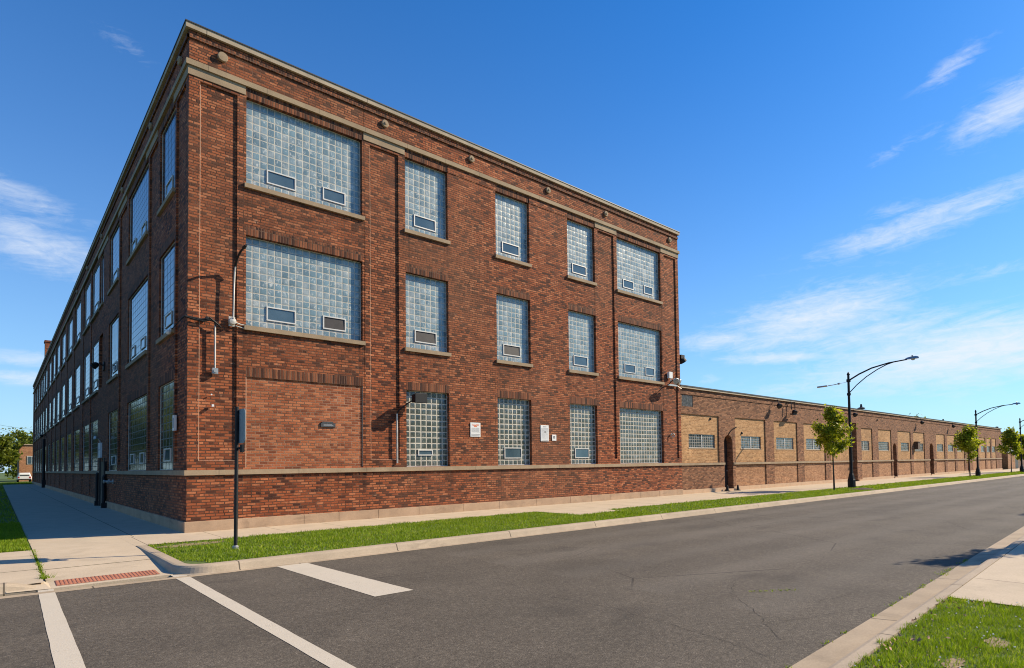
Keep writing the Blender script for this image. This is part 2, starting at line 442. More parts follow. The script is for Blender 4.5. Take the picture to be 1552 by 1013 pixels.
def road_paint():
    m, t, p = new_mat("worn_road_paint")
    pos = geo_pos(t)
    f = t.noise(pos, 55.0, 4.0, 0.75)
    g = t.noise(pos, 2.2, 6.0, 0.65)
    c = t.mix(g, (0.42, 0.37, 0.29), (0.60, 0.53, 0.425))
    wear = t.rng(t.m('ADD', f, t.m('MULTIPLY', g, 0.6)), 0.87, 1.05, 0.0, 0.7)
    c = t.mix(wear, c, (0.13, 0.11, 0.09))
    t.put(p.inputs['Base Color'], c)
    p.inputs['Roughness'].default_value = 0.8
    t.put(p.inputs['Normal'], t.bump(f, 0.4, 0.008))
    return m


M_PAINT = road_paint()
M_CRACK = simple("open_crack", (0.014, 0.012, 0.010), 0.95)
M_TILE = simple("brick_red_tile", (0.36, 0.135, 0.075), 0.75, 0.0, 0.25, 5)


def soil():
    m, t, p = new_mat("turf_soil")
    pos = geo_pos(t)
    f = t.noise(pos, 9.0, 6.0, 0.7)
    t.put(p.inputs['Base Color'], t.ramp(f, [(0.3, (0.035, 0.05, 0.008)), (0.5, (0.07, 0.115, 0.012)), (0.7, (0.12, 0.15, 0.03)), (0.85, (0.2, 0.16, 0.09))]))
    p.inputs['Roughness'].default_value = 0.95
    return m


M_SOIL = soil()


def leafy(name, stops, trans=0.35, rough=0.55, patch=None):
    m = bpy.data.materials.new(name)
    m.use_nodes = True
    t = NT(m.node_tree)
    p = m.node_tree.nodes['Principled BSDF']
    out = m.node_tree.nodes['Material Output']
    g = t.n('ShaderNodeNewGeometry')
    c = t.ramp(g.outputs['Random Per Island'], stops)
    if patch:
        f = t.noise(g.outputs['Position'], patch[0], 4.0, 0.6)
        c = t.mix(t.rng(f, 0.35, 0.68, 0, 0.75), c, patch[1])
    t.put(p.inputs['Base Color'], c)
    p.inputs['Roughness'].default_value = rough
    p.inputs['Specular IOR Level'].default_value = 0.3
    tr = t.n('ShaderNodeBsdfTranslucent')
    t.put(tr.inputs[0], c)
    mx = t.n('ShaderNodeMixShader')
    mx.inputs[0].default_value = trans
    t.put(mx.inputs[1], p.outputs[0])
    t.put(mx.inputs[2], tr.outputs[0])
    t.put(out.inputs[0], mx.outputs[0])
    return m


M_GRASS = leafy("grass_blades", [(0.0, (0.10, 0.165, 0.005)), (0.45, (0.23, 0.345, 0.008)), (0.85, (0.35, 0.46, 0.012)), (1.0, (0.52, 0.46, 0.10))], 0.45, patch=(1.1, (0.15, 0.235, 0.005)))
M_LEAF = leafy("young_leaves", [(0.0, (0.11, 0.14, 0.006)), (0.5, (0.29, 0.335, 0.014)), (1.0, (0.52, 0.51, 0.03))], 0.5)
M_DARKLEAF = leafy("mature_leaves", [(0.0, (0.05, 0.075, 0.007)), (0.5, (0.12, 0.16, 0.010)), (1.0, (0.24, 0.26, 0.02))], 0.4)
M_FLOWER = simple("clover_petal", (0.75, 0.72, 0.72), 0.7)
M_DRYLEAF = simple("dry_leaf", (0.36, 0.2, 0.12), 0.8, 0, 0.4, 40)


# ------------------------------------------------------------------ mesh helpers
class MB:
    def __init__(s):
        s.v, s.f, s.uv, s.mi = [], [], [], []
        s.smooth = []

    def face(s, pts, uv=None, mi=0, smooth=False):
        i = len(s.v)
        s.v += [tuple(p) for p in pts]
        s.f.append(tuple(range(i, i + len(pts))))
        if uv is None:
            a = Vector(pts[1]) - Vector(pts[0])
            b = Vector(pts[-1]) - Vector(pts[0])
            n = a.cross(b)
            n = (abs(n.x), abs(n.y), abs(n.z))
            if n[2] >= n[0] and n[2] >= n[1]: uv = [(p[0], p[1]) for p in pts]
            elif n[0] >= n[1]: uv = [(p[1], p[2]) for p in pts]
            else: uv = [(p[0], p[2]) for p in pts]
        s.uv += uv
        s.mi.append(mi)
        s.smooth.append(smooth)

    def box(s, x0, x1, y0, y1, z0, z1, mi=0, skip=''):
        P = lambda a, b, c: ((x0, x1)[a], (y0, y1)[b], (z0, z1)[c])
        F = {'-y': [(0, 0, 0), (1, 0, 0), (1, 0, 1), (0, 0, 1)], '+y': [(1, 1, 0), (0, 1, 0), (0, 1, 1), (1, 1, 1)],
             '-x': [(0, 1, 0), (0, 0, 0), (0, 0, 1), (0, 1, 1)], '+x': [(1, 0, 0), (1, 1, 0), (1, 1, 1), (1, 0, 1)],
             '-z': [(0, 1, 0), (1, 1, 0), (1, 0, 0), (0, 0, 0)], '+z': [(0, 0, 1), (1, 0, 1), (1, 1, 1), (0, 1, 1)]}
        for k, q in F.items():
            if k not in skip:
                s.face([P(*c) for c in q], None, mi)
        return s

    def tube(s, pts, r, n=8, mi=0, cap=True):
        pts = [Vector(p) for p in pts]
        rs = r if isinstance(r, (list, tuple)) else [r] * len(pts)
        rings = []
        up = None
        for i, p in enumerate(pts):
            d = (pts[min(i + 1, len(pts) - 1)] - pts[max(i - 1, 0)]).normalized()
            if up is None:
                up = Vector((0, 0, 1)) if abs(d.z) < 0.9 else Vector((1, 0, 0))
            a = d.cross(up).normalized()
            b = a.cross(d).normalized()
            up = b
            rings.append([p + (a * math.cos(2 * math.pi * k / n) + b * math.sin(2 * math.pi * k / n)) * rs[i] for k in range(n)])
        for i in range(len(rings) - 1):
            for k in range(n):
                s.face([rings[i][k], rings[i][(k + 1) % n], rings[i + 1][(k + 1) % n], rings[i + 1][k]], [(k / n, i), ((k + 1) / n, i), ((k + 1) / n, i + 1), (k / n, i + 1)], mi, True)
        if cap:
            s.face(rings[0][::-1], [(0, 0)] * n, mi)
            s.face(rings[-1], [(0, 0)] * n, mi)
        return s

    def lathe(s, c, axis, prof, n=20, mi=0):
        """prof: (radius, along) pairs"""
        ax = Vector(axis).normalized()
        a = ax.cross(Vector((0, 0, 1)) if abs(ax.z) < 0.9 else Vector((1, 0, 0))).normalized()
        b = ax.cross(a)
        c = Vector(c)
        R = [[c + ax * h + (a * math.cos(2 * math.pi * k / n) + b * math.sin(2 * math.pi * k / n)) * r for k in range(n)] for r, h in prof]
        for i in range(len(R) - 1):
            for k in range(n):
                s.face([R[i][k], R[i][(k + 1) % n], R[i + 1][(k + 1) % n], R[i + 1][k]], [(0, 0), (1, 0), (1, 1), (0, 1)], mi, True)
        s.face(R[0][::-1], [(0, 0)] * n, mi)
        s.face(R[-1], [(0, 0)] * n, mi)
        return s

    def mesh(s, name, mats, org=(0, 0, 0), bevel=0.0):
        me = bpy.data.meshes.new(name)
        o = Vector(org)
        me.from_pydata([tuple(Vector(v) - o) for v in s.v], [], s.f)
        uvl = me.uv_layers.new(name="UVMap")
        uvl.data.foreach_set("uv", np.array(s.uv, dtype=np.float32).ravel())
        for m in (mats if isinstance(mats, (list, tuple)) else [mats]):
            me.materials.append(m)
        me.polygons.foreach_set("material_index", s.mi)
        me.polygons.foreach_set("use_smooth", s.smooth)
        me.update()
        return me

    def build(s, name, mats, parent=None, org=(0, 0, 0), bevel=0.0):
        o = bpy.data.objects.new(name, s.mesh(name, mats, org))
        COL.objects.link(o)
        if parent is not None:
            o.parent = parent
        else:
            o.location = org
        if bevel:
            wl = o.modifiers.new("weld", 'WELD')
            wl.merge_threshold = 0.0008
            bv = o.modifiers.new("bevel", 'BEVEL')
            bv.width = bevel
            bv.segments = 2
            bv.limit_method = 'ANGLE'
        return o


def tag(o, label, cat, group=None):
    o["label"] = label
    o["category"] = cat
    if group: o["group"] = group
    return o


def thing(name, label, cat, loc=(0, 0, 0), group=None):
    o = bpy.data.objects.new(name, None)
    o.empty_display_size = 0.2
    COL.objects.link(o)
    o.location = loc
    return tag(o, label, cat, group)


def structure(o):
    o["kind"] = "structure"
    return o


def stuff(o):
    o["kind"] = "stuff"
    return o


def copy_tree(o, parent=None):
    c = o.copy()
    COL.objects.link(c)
    if parent is not None:
        c.parent = parent
    for ch in list(o.children):
        copy_tree(ch, c)
    return c


def tri_soup(name, V, F, mat):
    """V (n,3) array, F (m,k) array"""
    me = bpy.data.meshes.new(name)
    k = F.shape[1]
    me.vertices.add(len(V))
    me.vertices.foreach_set("co", V.astype(np.float32).ravel())
    me.loops.add(F.size)
    me.loops.foreach_set("vertex_index", F.astype(np.int32).ravel())
    me.polygons.add(len(F))
    me.polygons.foreach_set("loop_start", (np.arange(len(F)) * k).astype(np.int32))
    me.materials.append(mat)
    me.update(calc_edges=True)
    me.validate()
    return me


# ------------------------------------------------------------------ relief wall from rectangular cells
def relief(us, zs, fn, place, mb):
    us, zs = sorted(set(round(u, 4) for u in us)), sorted(set(round(z, 4) for z in zs))
    nu, nz = len(us) - 1, len(zs) - 1
    C = [[fn((us[i] + us[i + 1]) / 2, (zs[j] + zs[j + 1]) / 2) for j in range(nz)] for i in range(nu)]
    for i in range(nu):
        for j in range(nz):
            d, m = C[i][j]
            u0, u1, z0, z1 = us[i], us[i + 1], zs[j], zs[j + 1]
            if m is not None:
                mb.face([place(u0, d, z0), place(u1, d, z0), place(u1, d, z1), place(u0, d, z1)], [(u0, z0), (u1, z0), (u1, z1), (u0, z1)], m)
            if i + 1 < nu:
                d2, m2 = C[i + 1][j]
                if abs(d2 - d) > 1e-5:
                    mm = m if (d < d2) else m2
                    if mm is None: mm = 0
                    mb.face([place(u1, d, z0), place(u1, d2, z0), place(u1, d2, z1), place(u1, d, z1)], [(u1 + d, z0), (u1 + d2, z0), (u1 + d2, z1), (u1 + d, z1)], mm)
            if j + 1 < nz:
                d2, m2 = C[i][j + 1]
                if abs(d2 - d) > 1e-5:
                    mm = m if (d < d2) else m2
                    if mm is None: mm = 0
                    mb.face([place(u0, d, z1), place(u1, d, z1), place(u1, d2, z1), place(u0, d2, z1)], [(u0, z1 + d), (u1, z1 + d), (u1, z1 + d2), (u0, z1 + d2)], mm)


def inr(x, a, b): return a < x < b


# ================================================================== SETTING
g = MB()
g.face([(-900, -900, -0.30), (1500, -900, -0.30), (1500, 1500, -0.30), (-900, 1500, -0.30)])
structure(g.build("ground", M_SOIL))

# road sheet between the two gutters (its cross street runs off to the left)
RK = 0.045     # slight skew of the near kerb
r = MB()
r.face([(-60, -40, -0.13), (1.0, -40, -0.13), (1.0, -15.50, -0.13), (-60, -15.50, -0.13)])
r.face([(-60, -15.50, -0.13), (1.0, -15.50, -0.13), (1.0, -6.30, -0.13), (-60, -6.30, -0.13)])
r.face([(1.0, -15.50, -0.13), (60, -15.50 + RK * 30, -0.13), (60, -6.30, -0.13), (1.0, -6.30, -0.13)])
r.face([(60, -15.50 + RK * 30, -0.13), (700, -15.50 + RK * 30, -0.13), (700, -6.30, -0.13), (60, -6.30, -0.13)])
road = structure(r.build("road", M_ASPHALT))

# painted lines
def marking(pts):
    mb = MB()
    # subdivide lengthwise with slightly ragged sides
    (a0, b0, b1, a1) = [Vector(p) for p in pts]
    n = 26
    L = [a0.lerp(a1, k / n) + Vector((random.uniform(-.003, .003), 0, 0)) for k in range(n + 1)]
    Rr = [b0.lerp(b1, k / n) + Vector((random.uniform(-.003, .003), 0, 0)) for k in range(n + 1)]
    for k in range(n):
        mb.face([L[k], Rr[k], Rr[k + 1], L[k + 1]])
    return structure(mb.build("road_marking", M_PAINT))

zc = -0.126
marking([(-3.15, -5.92, zc), (-2.97, -5.96, zc), (-3.03, -13.6, zc), (-3.25, -13.6, zc)])
marking([(-1.46, -6.02, zc), (-1.26, -6.08, zc), (-1.27, -13.6, zc), (-1.43, -13.6, zc)])
marking([(0.10, -6.52, zc), (0.64, -6.52, zc), (0.78, -10.20, zc), (0.19, -10.20, zc)])

# open cracks in the asphalt
def crack(pts, wd):
    mb = MB()
    P = []
    for (a, b) in zip(pts[:-1], pts[1:]):
        a, b = Vector((*a, 0)), Vector((*b, 0))
        n = max(3, int((b - a).length / 0.10))
        for k in range(n):
            q = a.lerp(b, k / n)
            P.append(q + Vector((random.uniform(-.028, .028), random.uniform(-.028, .028), 0)))
    for k in range(len(P) - 1):
        d = (P[k + 1] - P[k]).normalized()
        nrm = Vector((-d.y, d.x, 0))
        w0 = wd * (0.25 + 0.75 * abs(math.sin(k * 1.7)))
        w1 = wd * (0.25 + 0.75 * abs(math.sin((k + 1) * 1.7)))
        mb.face([P[k] - nrm * w0 + Vector((0, 0, zc)), P[k + 1] - nrm * w1 + Vector((0, 0, zc)), P[k + 1] + nrm * w1 + Vector((0, 0, zc)), P[k] + nrm * w0 + Vector((0, 0, zc))])
    structure(mb.build("road_crack", M_CRACK))

CRACKS = [[(1.85, -11.9), (1.95, -12.9), (1.85, -13.7), (1.72, -14.6), (1.5, -15.35)],
          [(3.6, -13.6), (3.1, -14.2), (2.6, -14.6), (2.05, -15.1)], [(4.6, -13.1), (4.0, -13.4), (3.6, -13.6), (3.75, -14.2)],
          [(8.1, -9.2), (8.9, -9.9), (9.8, -10.6), (9.6, -11.2)], [(4.0, -14.6), (4.9, -14.75), (5.4, -15.2)], [(7.5, -12.9), (8.6, -13.1), (9.3, -13.4)],
          [(2.6, -14.6), (3.4, -14.95), (4.2, -15.2)]]
for c_ in CRACKS:
    crack(c_, 0.0032)

# pavement along the street front (wider past the pad), with the concrete pad crossing the verge
p = MB()
p.box(-1.40, 10.2, -2.15, 0.06, -0.25, 0.0)
p.box(10.2, 12.4, -4.30, 0.06, -0.25, 0.0)
p.box(12.4, 135, -3.5, 0.30, -0.25, 0.0)
structure(p.build("pavement", M_CONC))
# side pavement and the dropped crossing
p = MB()
p.box(-3.05, -0.0, -2.151 + 0.001, 85.0, -0.25, -0.001, skip='')
structure(p.build("side_pavement", M_CONCL))
p = MB()
def ramp_strip(x0, x1, yA, zA, yB, zB, mb):
    mb.face([(x0, yB, zB), (x1, yB, zB), (x1, yA, zA), (x0, yA, zA)])
ramp_strip(-3.03, -1.40, -2.15, -0.001, -4.25, -0.055, p)
ramp_strip(-3.03, -1.36, -4.27, -0.058, -6.10, -0.118, p)
ramp_strip(-9.0, -3.07, -1.25, -0.001, -4.25, -0.035, p)
ramp_strip(-9.0, -3.07, -4.27, -0.037, -5.80, -0.055, p)
p.box(-3.09, -3.0, -5.9, -1.3, -.3, -.13)
p.face([(-3.5, -6.05, -.116), (-3.0, -6.1, -.1195), (-3.0, -5.6, -.105), (-3.1, -5.5, -.053), (-3.5, -5.7, -.056)])
p.box(-3.5, -3.0, -6.04, -5.55, -.3, -.121)
p.box(-3.03, -1.30, -6.10, -6.099, -0.3, -0.119)
structure(p.build("kerb_ramp", stone("ramp_concrete", (0.485, 0.395, 0.285), 0.13, grime=0.45)))
# tactile strip of raised bars
p = MB()
x0, x1, ya, yb = -2.93, -1.58, -5.48, -5.95
def rz(y): return -0.058 + (y + 4.27) / (-6.10 + 4.27) * (-0.118 + 0.058)
p.face([(x0, yb, rz(yb) + .004), (x1, yb, rz(yb) + .004), (x1, ya, rz(ya) + .004), (x0, ya, rz(ya) + .004)])
nb = 27
for k in range(nb):
    xa = x0 + (x1 - x0) * (k + 0.2) / nb
    xb = x0 + (x1 - x0) * (k + 0.62) / nb
    h = 0.009
    A = [(xa, yb + .02, rz(yb) + h), (xb, yb + .02, rz(yb) + h), (xb, ya - .02, rz(ya) + h), (xa, ya - .02, rz(ya) + h)]
    p.face(A)
    p.face([(xa - .008, yb + .012, rz(yb) + .004), (xb + .008, yb + .012, rz(yb) + .004), A[1], A[0]])
    p.face([(xb + .008, yb + .012, rz(yb) + .004), (xb + .008, ya - .012, rz(ya) + .004), A[2], A[1]])
    p.face([A[3], (xa - .008, ya - .012, rz(ya) + .004), (xa - .008, yb + .012, rz(yb) + .004), A[0]])
structure(p.build("tactile_paving", M_TILE))

# kerbs: profile swept along a path (left side of path = pavement side)
def sweep_kerb(path, name, prof, heights, mat):
    mb = MB()
    pts = [Vector((*q, 0)) for q in path]
    rings = []
    for i, q in enumerate(pts):
        d0 = (pts[i] - pts[i - 1]).normalized() if i else (pts[1] - pts[0]).normalized()
        d1 = (pts[i + 1] - pts[i]).normalized() if i < len(pts) - 1 else d0
        t = (d0 + d1).normalized()
        nrm = Vector((-t.y, t.x, 0))
        kk = 1.0 / max(0.5, t.dot(d0))
        rings.append([q + nrm * (o * kk) + Vector((0, 0, -0.14 + (z + 0.14) * heights[i])) for (o, z) in prof])
    for i in range(len(rings) - 1):
        for k in range(len(prof) - 1):
            mb.face([rings[i][k], rings[i + 1][k], rings[i + 1][k + 1], rings[i][k + 1]], None, 0, False)
    mb.face(rings[0][::-1], [(0, 0)] * len(prof))
    mb.face(rings[-1], [(0, 0)] * len(prof))
    return structure(mb.build(name, mat))

KP = [(-0.04, -0.30), (-0.045, -0.122), (0.0, -0.115), (0.04, -0.02), (0.065, 0.008), (0.10, 0.016), (0.24, 0.014), (0.25, 0.0), (0.25, -0.3)]
path = [(-1.44, -2.2), (-1.44, -3.0), (-1.44, -4.0), (-1.44, -5.0)]
for k in range(15):
    a_ = rad(180 + k * 90 / 14)
    path.append((-0.84 + 0.60 * math.cos(a_), -5.82 + 0.60 * math.sin(a_)))
path.append((-0.4, -6.42))
hts = [0.95, 0.96, 0.98] + [1.0] * (len(path) - 3)
for k in range(1, 66):
    path.append((-0.4 + k * 2.1, -6.42 - 0.0008 * k))
    hts.append(1.0)
sweep_kerb(path, "kerb", KP, hts, M_KERB)
# left stub of kerb
sweep_kerb([(-9, -5.95), (-5.0, -5.97), (-3.9, -5.99), (-3.5, -6.0), (-3.3, -6.02), (-3.10, -6.05)], "kerb", KP, [1, 1, 1, 0.9, 0.55, 0.12], M_KERB)
# gutter lip in front of the kerb
p = MB()
for k in range(60):
    xa, xb = -0.9 + k * 2.2, -0.9 + (k + 1) * 2.2
    p.face([(xa, -6.57 - random.uniform(0, .03), -0.1265), (xb, -6.57 - random.uniform(0, .03), -0.1265), (xb, -6.42, -0.123), (xa, -6.42, -0.123)])
p.face([(-9, -6.22, -0.1265), (-0.9, -6.57, -0.1265), (-0.9, -6.40, -0.124), (-9, -5.98, -0.124)])
structure(p.build("gutter", M_GUTTER))

# near side of the street: gutter pan + low kerb
def near_y(x): return -15.52 + RK * min(x, 30.0)
p = MB()
xs_ = [1.0 - 6 + k * 1.6 for k in range(70)]
for a, b in zip(xs_[:-1], xs_[1:]):
    ya, yb = near_y(a), near_y(b)
    p.face([(a, ya - .30, -0.105), (b, yb - .30, -0.105), (b, yb, -0.125), (a, ya, -0.125)])
structure(p.build("near_gutter", M_GUTTER))
NP = [(-0.30, -0.3), (-0.30, -0.112), (-0.325, -0.055), (-0.36, -0.02), (-0.40, -0.008), (-0.50, -0.004), (-0.505, -0.3)]
mb = MB()
for a, b in zip(xs_[:-1], xs_[1:]):
    for (o0, z0), (o1, z1) in zip(NP[:-1], NP[1:]):
        mb.face([(a, near_y(a) + o0, z0), (a, near_y(a) + o1, z1), (b, near_y(b) + o1, z1), (b, near_y(b) + o0, z0)])
structure(mb.build("near_kerb", M_KERB))
# near pavement
p = MB()
for a, b in zip(xs_[6:-1], xs_[7:]):
    a2 = max(a, 4.75)
    p.face([(a2, near_y(a2) - 4.5, -0.006), (b, near_y(b) - 4.5, -0.006), (b, near_y(b) - 0.512, -0.006), (a2, near_y(a2) - 0.512, -0.006)])
structure(p.build("near_pavement", stone("near_walk_concrete", (0.485, 0.395, 0.285), 0.13, joints=[('x', 2.6, 0.018, 0.2)], grime=0.45)))

# verge and lawn soil
p = MB()
p.face([(-1.25, -2.151, -0.015), (-1.25, -5.55, -0.015), (-1.05, -5.95, -0.015), (-0.7, -6.16, -0.015), (10.2, -6.24, -0.015), (10.2, -2.151, -0.015)])
p.box(12.4, 135, -6.30, -3.501, -0.24, -0.015, skip='-y+y-x+x-z')
p.box(10.2, 12.4, -6.30, -4.301, -0.24, -0.015, skip='-y+y-x+x-z')
structure(p.build("verge", M_SOIL))
p = MB()
p.box(-60, -3.06, -1.25, 180, -0.24, -0.012, skip='-x+x-z-y+y')
p.box(-3.06, 30, 85, 180, -0.24, -0.012, skip='-x+x-z-y+y')
structure(p.build("lawn", M_SOIL))
p = MB()
p.face([(-30, -40, -0.02), (4.72, -40, -0.02), (4.72, near_y(4.7) - .51, -0.02), (-5, near_y(-5) - .51, -0.02), (-30, -16.3, -0.02)])
p.face([(4.74, -60, -0.02), (160, -60, -0.02), (160, -19, -0.02), (4.74, -19.85, -0.02)])
structure(p.build("near_lawn", M_SOIL))


# grass
def blades(regs, seed, name, z=-0.015):
    rs = np.random.RandomState(seed)
    Vs = []
    for (x0, x1, y0, y1, n, h, wd, mask) in regs:
        x = rs.uniform(x0, x1, n)
        y = rs.uniform(y0, y1, n)
        if mask is not None:
            k = mask(x, y)
            x, y = x[k], y[k]
        n = len(x)
        # clumps: height follows a slow random field
        fld = 0.75 + 0.25 * np.sin(x * 3.1 + 2 * np.sin(y * 2.3)) * np.sin(y * 3.7 + 1.5 * np.sin(x * 1.9)) + 0.12 * np.sin(x * 11 + y * 7)
        hh = h * fld * rs.uniform(0.55, 1.25, n)
        th = rs.uniform(0, 2 * np.pi, n)
        ww = wd * rs.uniform(0.6, 1.3, n)
        ln = hh * rs.uniform(0.1, 0.9, n)
        la = rs.uniform(0, 2 * np.pi, n)
        b = np.stack([x, y, np.full(n, z)], 1)
        d = np.stack([np.cos(th), np.sin(th), np.zeros(n)], 1) * (ww / 2)[:, None]
        tip = b + np.stack([np.cos(la) * ln, np.sin(la) * ln, hh], 1)
        Vs.append(np.stack([b - d, b + d, tip], 1).reshape(-1, 3))
    V = np.concatenate(Vs)
    F = np.arange(len(V)).reshape(-1, 3)
    o = bpy.data.objects.new(name, tri_soup(name, V, F, M_GRASS))
    COL.objects.link(o)
    return stuff(o)

def edge_mask(x, y):
    j = 0.05 * np.sin(x * 5.3) + 0.04 * np.sin(x * 13.1 + 1)
    keep = (y < -2.16 + j * 0.6) & (y > -6.17 + j * 0.4)
    bare = ((x + 0.45) ** 2 / 0.5 + (y + 2.75) ** 2 / 0.16) < 1
    keep &= ~(bare & (np.sin(x * 91 + y * 57) > -0.6))
    keep &= ~((x < -0.85) & (y < -5.75 + (-0.85 - x) * 1.5)) & ~(y < -6.12)
    keep &= x > -1.17
    return keep

blades([(-1.22, 10.2, -6.2, -2.12, 48000, 0.068, 0.016, edge_mask),
        (10.2, 12.4, -6.2, -4.30, 4500, 0.085, 0.018, None),
        (12.35, 32, -6.2, -3.5, 24000, 0.07, 0.024, None),
        (32, 70, -6.2, -3.5, 18000, 0.09, 0.04, None),
        (70, 133, -6.2, -3.5, 13000, 0.10, 0.06, None)], 1, "grass")
blades([(-3.9, -3.08, -1.2, 8, 16000, 0.09, 0.016, None), (-7, -3.1, -1.2, 30, 12000, 0.09, 0.03, None), (-9, -3.1, 30, 100, 9000, 0.1, 0.06, None), (-3.1, 4, 85, 104, 5000, 0.1, 0.06, None)], 2, "grass")
def near_mask(x, y):
    top = -16.03 + RK * x + 0.035 * np.sin(x * 9) + 0.03 * np.sin(x * 23)
    bare = (((x - 3.0) ** 2) / 0.04 + ((y + 16.62) ** 2) / 0.01 < 1) | (((x - 2.1) ** 2) / 0.03 + ((y + 16.5) ** 2) / 0.012 < 1)
    return (y < top) & (x < 4.74 + 0.04 * np.sin(y * 17)) & ~(bare & (np.sin(x * 91 + y * 57) > -0.5))
blades([(-0.5, 5.0, -19.5, -15.7, 105000, 0.055, 0.0075, near_mask), (-0.5, 5.0, -19.5, -15.7, 4000, 0.085, 0.006, near_mask)], 3, "grass", -0.02)
# clover flowers and fallen leaves in the near grass
rs = np.random.RandomState(5)
mb = MB()
for k in range(110):
    x, y = rs.uniform(0.3, 4.7), rs.uniform(-18.4, -16.0)
    z = rs.uniform(0.04, 0.075)
    s_ = rs.uniform(0.004, 0.009)
    mb.lathe((x, y, z), (rs.uniform(-.4, .4), rs.uniform(-.4, .4), 1), [(s_ * .4, -s_ * .6), (s_, 0), (s_ * .7, s_ * .6), (s_ * .1, s_ * .8)], 6)
stuff(mb.build("clover_flowers", M_FLOWER))
mb = MB()
for k in range(80):
    x = rs.uniform(0.2, 4.6)
    y = near_y(x) - 0.52 - abs(rs.normal(0, .35))
    a = rs.uniform(0, 6.28)
    s_ = rs.uniform(.006, .016)
    q = [Vector((x + s_ * math.cos(a + t) * (1.6 if i % 2 == 0 else .8), y + s_ * math.sin(a + t) * (1.6 if i % 2 == 0 else .8), 0.03 + rs.uniform(-.01, .03))) for i, t in enumerate((0, 1.57, 3.14, 4.71))]
    mb.face(q)
stuff(mb.build("fallen_leaves", M_DRYLEAF))
# worn bare patches in the verge
def bare_patch(cx, cy, rx, ry, z, sd):
    rr = random.Random(sd)
    n = 26
    ph = [rr.uniform(0, 6.28) for _ in range(3)]
    pts = []
    for k in range(n):
        a = 2 * math.pi * k / n
        q = 1 + .22 * math.sin(2 * a + ph[0]) + .16 * math.sin(5 * a + ph[1]) + .1 * math.sin(9 * a + ph[2])
        pts.append((cx + rx * q * math.cos(a), cy + ry * q * math.sin(a), z))
    mb = MB()
    for k in range(n):
        mb.face([(cx, cy, z), pts[k], pts[(k + 1) % n]])
    structure(mb.build("bare_soil", M_BARE))
M_BARE = simple("bare_earth", (0.25, 0.18, 0.10), 0.95, 0, 0.35, 14)
bare_patch(-0.45, -2.75, 0.55, 0.30, -0.009, 1)
bare_patch(3.0, -16.62, 0.17, 0.09, -0.014, 2)
bare_patch(2.1, -16.5, 0.15, 0.08, -0.014, 3)
bare_patch(6.2, -2.4, 0.6, 0.1, -0.009, 4)
# weeds in joints and gutters
def weeds(spots, name="weeds"):
    rs = np.random.RandomState(9)
    V = []
    for (x, y, z, n, r_, h) in spots:
        for k in range(n):
            bx, by = x + rs.normal(0, r_), y + rs.normal(0, r_ * .6)
            a = rs.uniform(0, 6.28)
            w_ = 0.006
            V += [(bx - w_ * math.cos(a), by - w_ * math.sin(a), z), (bx + w_ * math.cos(a), by + w_ * math.sin(a), z), (bx + rs.normal(0, h * .5), by + rs.normal(0, h * .5), z + h * rs.uniform(.4, 1.2))]
    V = np.array(V)
    o = bpy.data.objects.new(name, tri_soup(name, V, np.arange(len(V)).reshape(-1, 3), M_GRASS))
    COL.objects.link(o)
    return stuff(o)
sp = [(-3.05, -1.3 - k * 0.18, -0.01 - k * .002, 20, .02, .045) for k in range(24)] + [(-3.04, -5.35, -0.06, 70, .06, .08)]
for k in range(18):
    x = rs.uniform(1.2, 9)
    sp.append((x, near_y(x) + 0.015, -0.125, 12, .04, .028))
sp += [(3.95 + .08 * k, -13.75 - .06 * k + 0.02, -0.126, 12, .04, .02) for k in range(7)]
sp += [(7.0, near_y(7.0), -0.12, 30, .05, .045), (8.4, near_y(8.4) - .3, -0.1, 16, .04, .03)]
weeds(sp)

# ================================================================== MAIN BUILDING
LX, LY, HT = 22.06, 92.3, 13.39
WR = 0.15      # reveal depth, street front
WS = 0.065       # reveal depth, side front
bld = thing("brick_building", "three storey red brown brick factory with glass block windows on the street corner", "building", (0, 0, 0))

RW = [(1.42, 4.86), (6.39, 8.08), (10.23, 11.92), (14.06, 15.76), (17.26, 20.56)]
ROWZ = [(1.63, 4.20), (5.63, 8.20), (9.65, 12.14)]
PANELS = [(0.27, 1.19), (5.12, 6.14), (15.97, 17.04), (20.85, 21.83)]


def front(u, z):
    for i, (a, b) in enumerate(RW):
        for j, (z0, z1) in enumerate(ROWZ):
            if inr(u, a, b) and inr(z, z0, z1):
                return (0.035, 1) if (i == 0 and j == 0) else (WR, None)
            if inr(u, a, b) and inr(z, z1, z1 + 0.275):
                return (0.0, 2)
    for (a, b) in PANELS:
        if inr(u, a, b) and inr(z, 1.86, 12.08): return (0.05, 0)
    if inr(u, 6.39, 15.72) and inr(z, 12.14, 12.41): return (-0.018, 0)
    if inr(z, 13.17, 13.27): return (-0.045, 2)
    if inr(z, 13.27, 13.39): return (-0.005, 0)
    if z > 1.7 and (inr(u, 4.915, 4.93) or inr(u, 15.715, 15.73) or inr(u, 20.60, 20.615)): return (0.02, 0)
    return (0.0, 0)


us = [0.0, LX, 4.915, 4.93, 15.715, 15.73, 20.60, 20.615] + [v for q in RW for v in q] + [v for q in PANELS for v in q]
zs = [-0.2, HT, 1.7, 1.86, 12.08, 12.14, 12.41, 13.17, 13.27] + [v for q in ROWZ for v in q] + [q[1] + 0.275 for q in ROWZ]
mb = MB()
relief(us, zs, front, lambda u, d, z: (u, d, z), mb)
wall = mb.build("wall", [M_BRICK, M_PATCH, M_SOLDIER], bld)
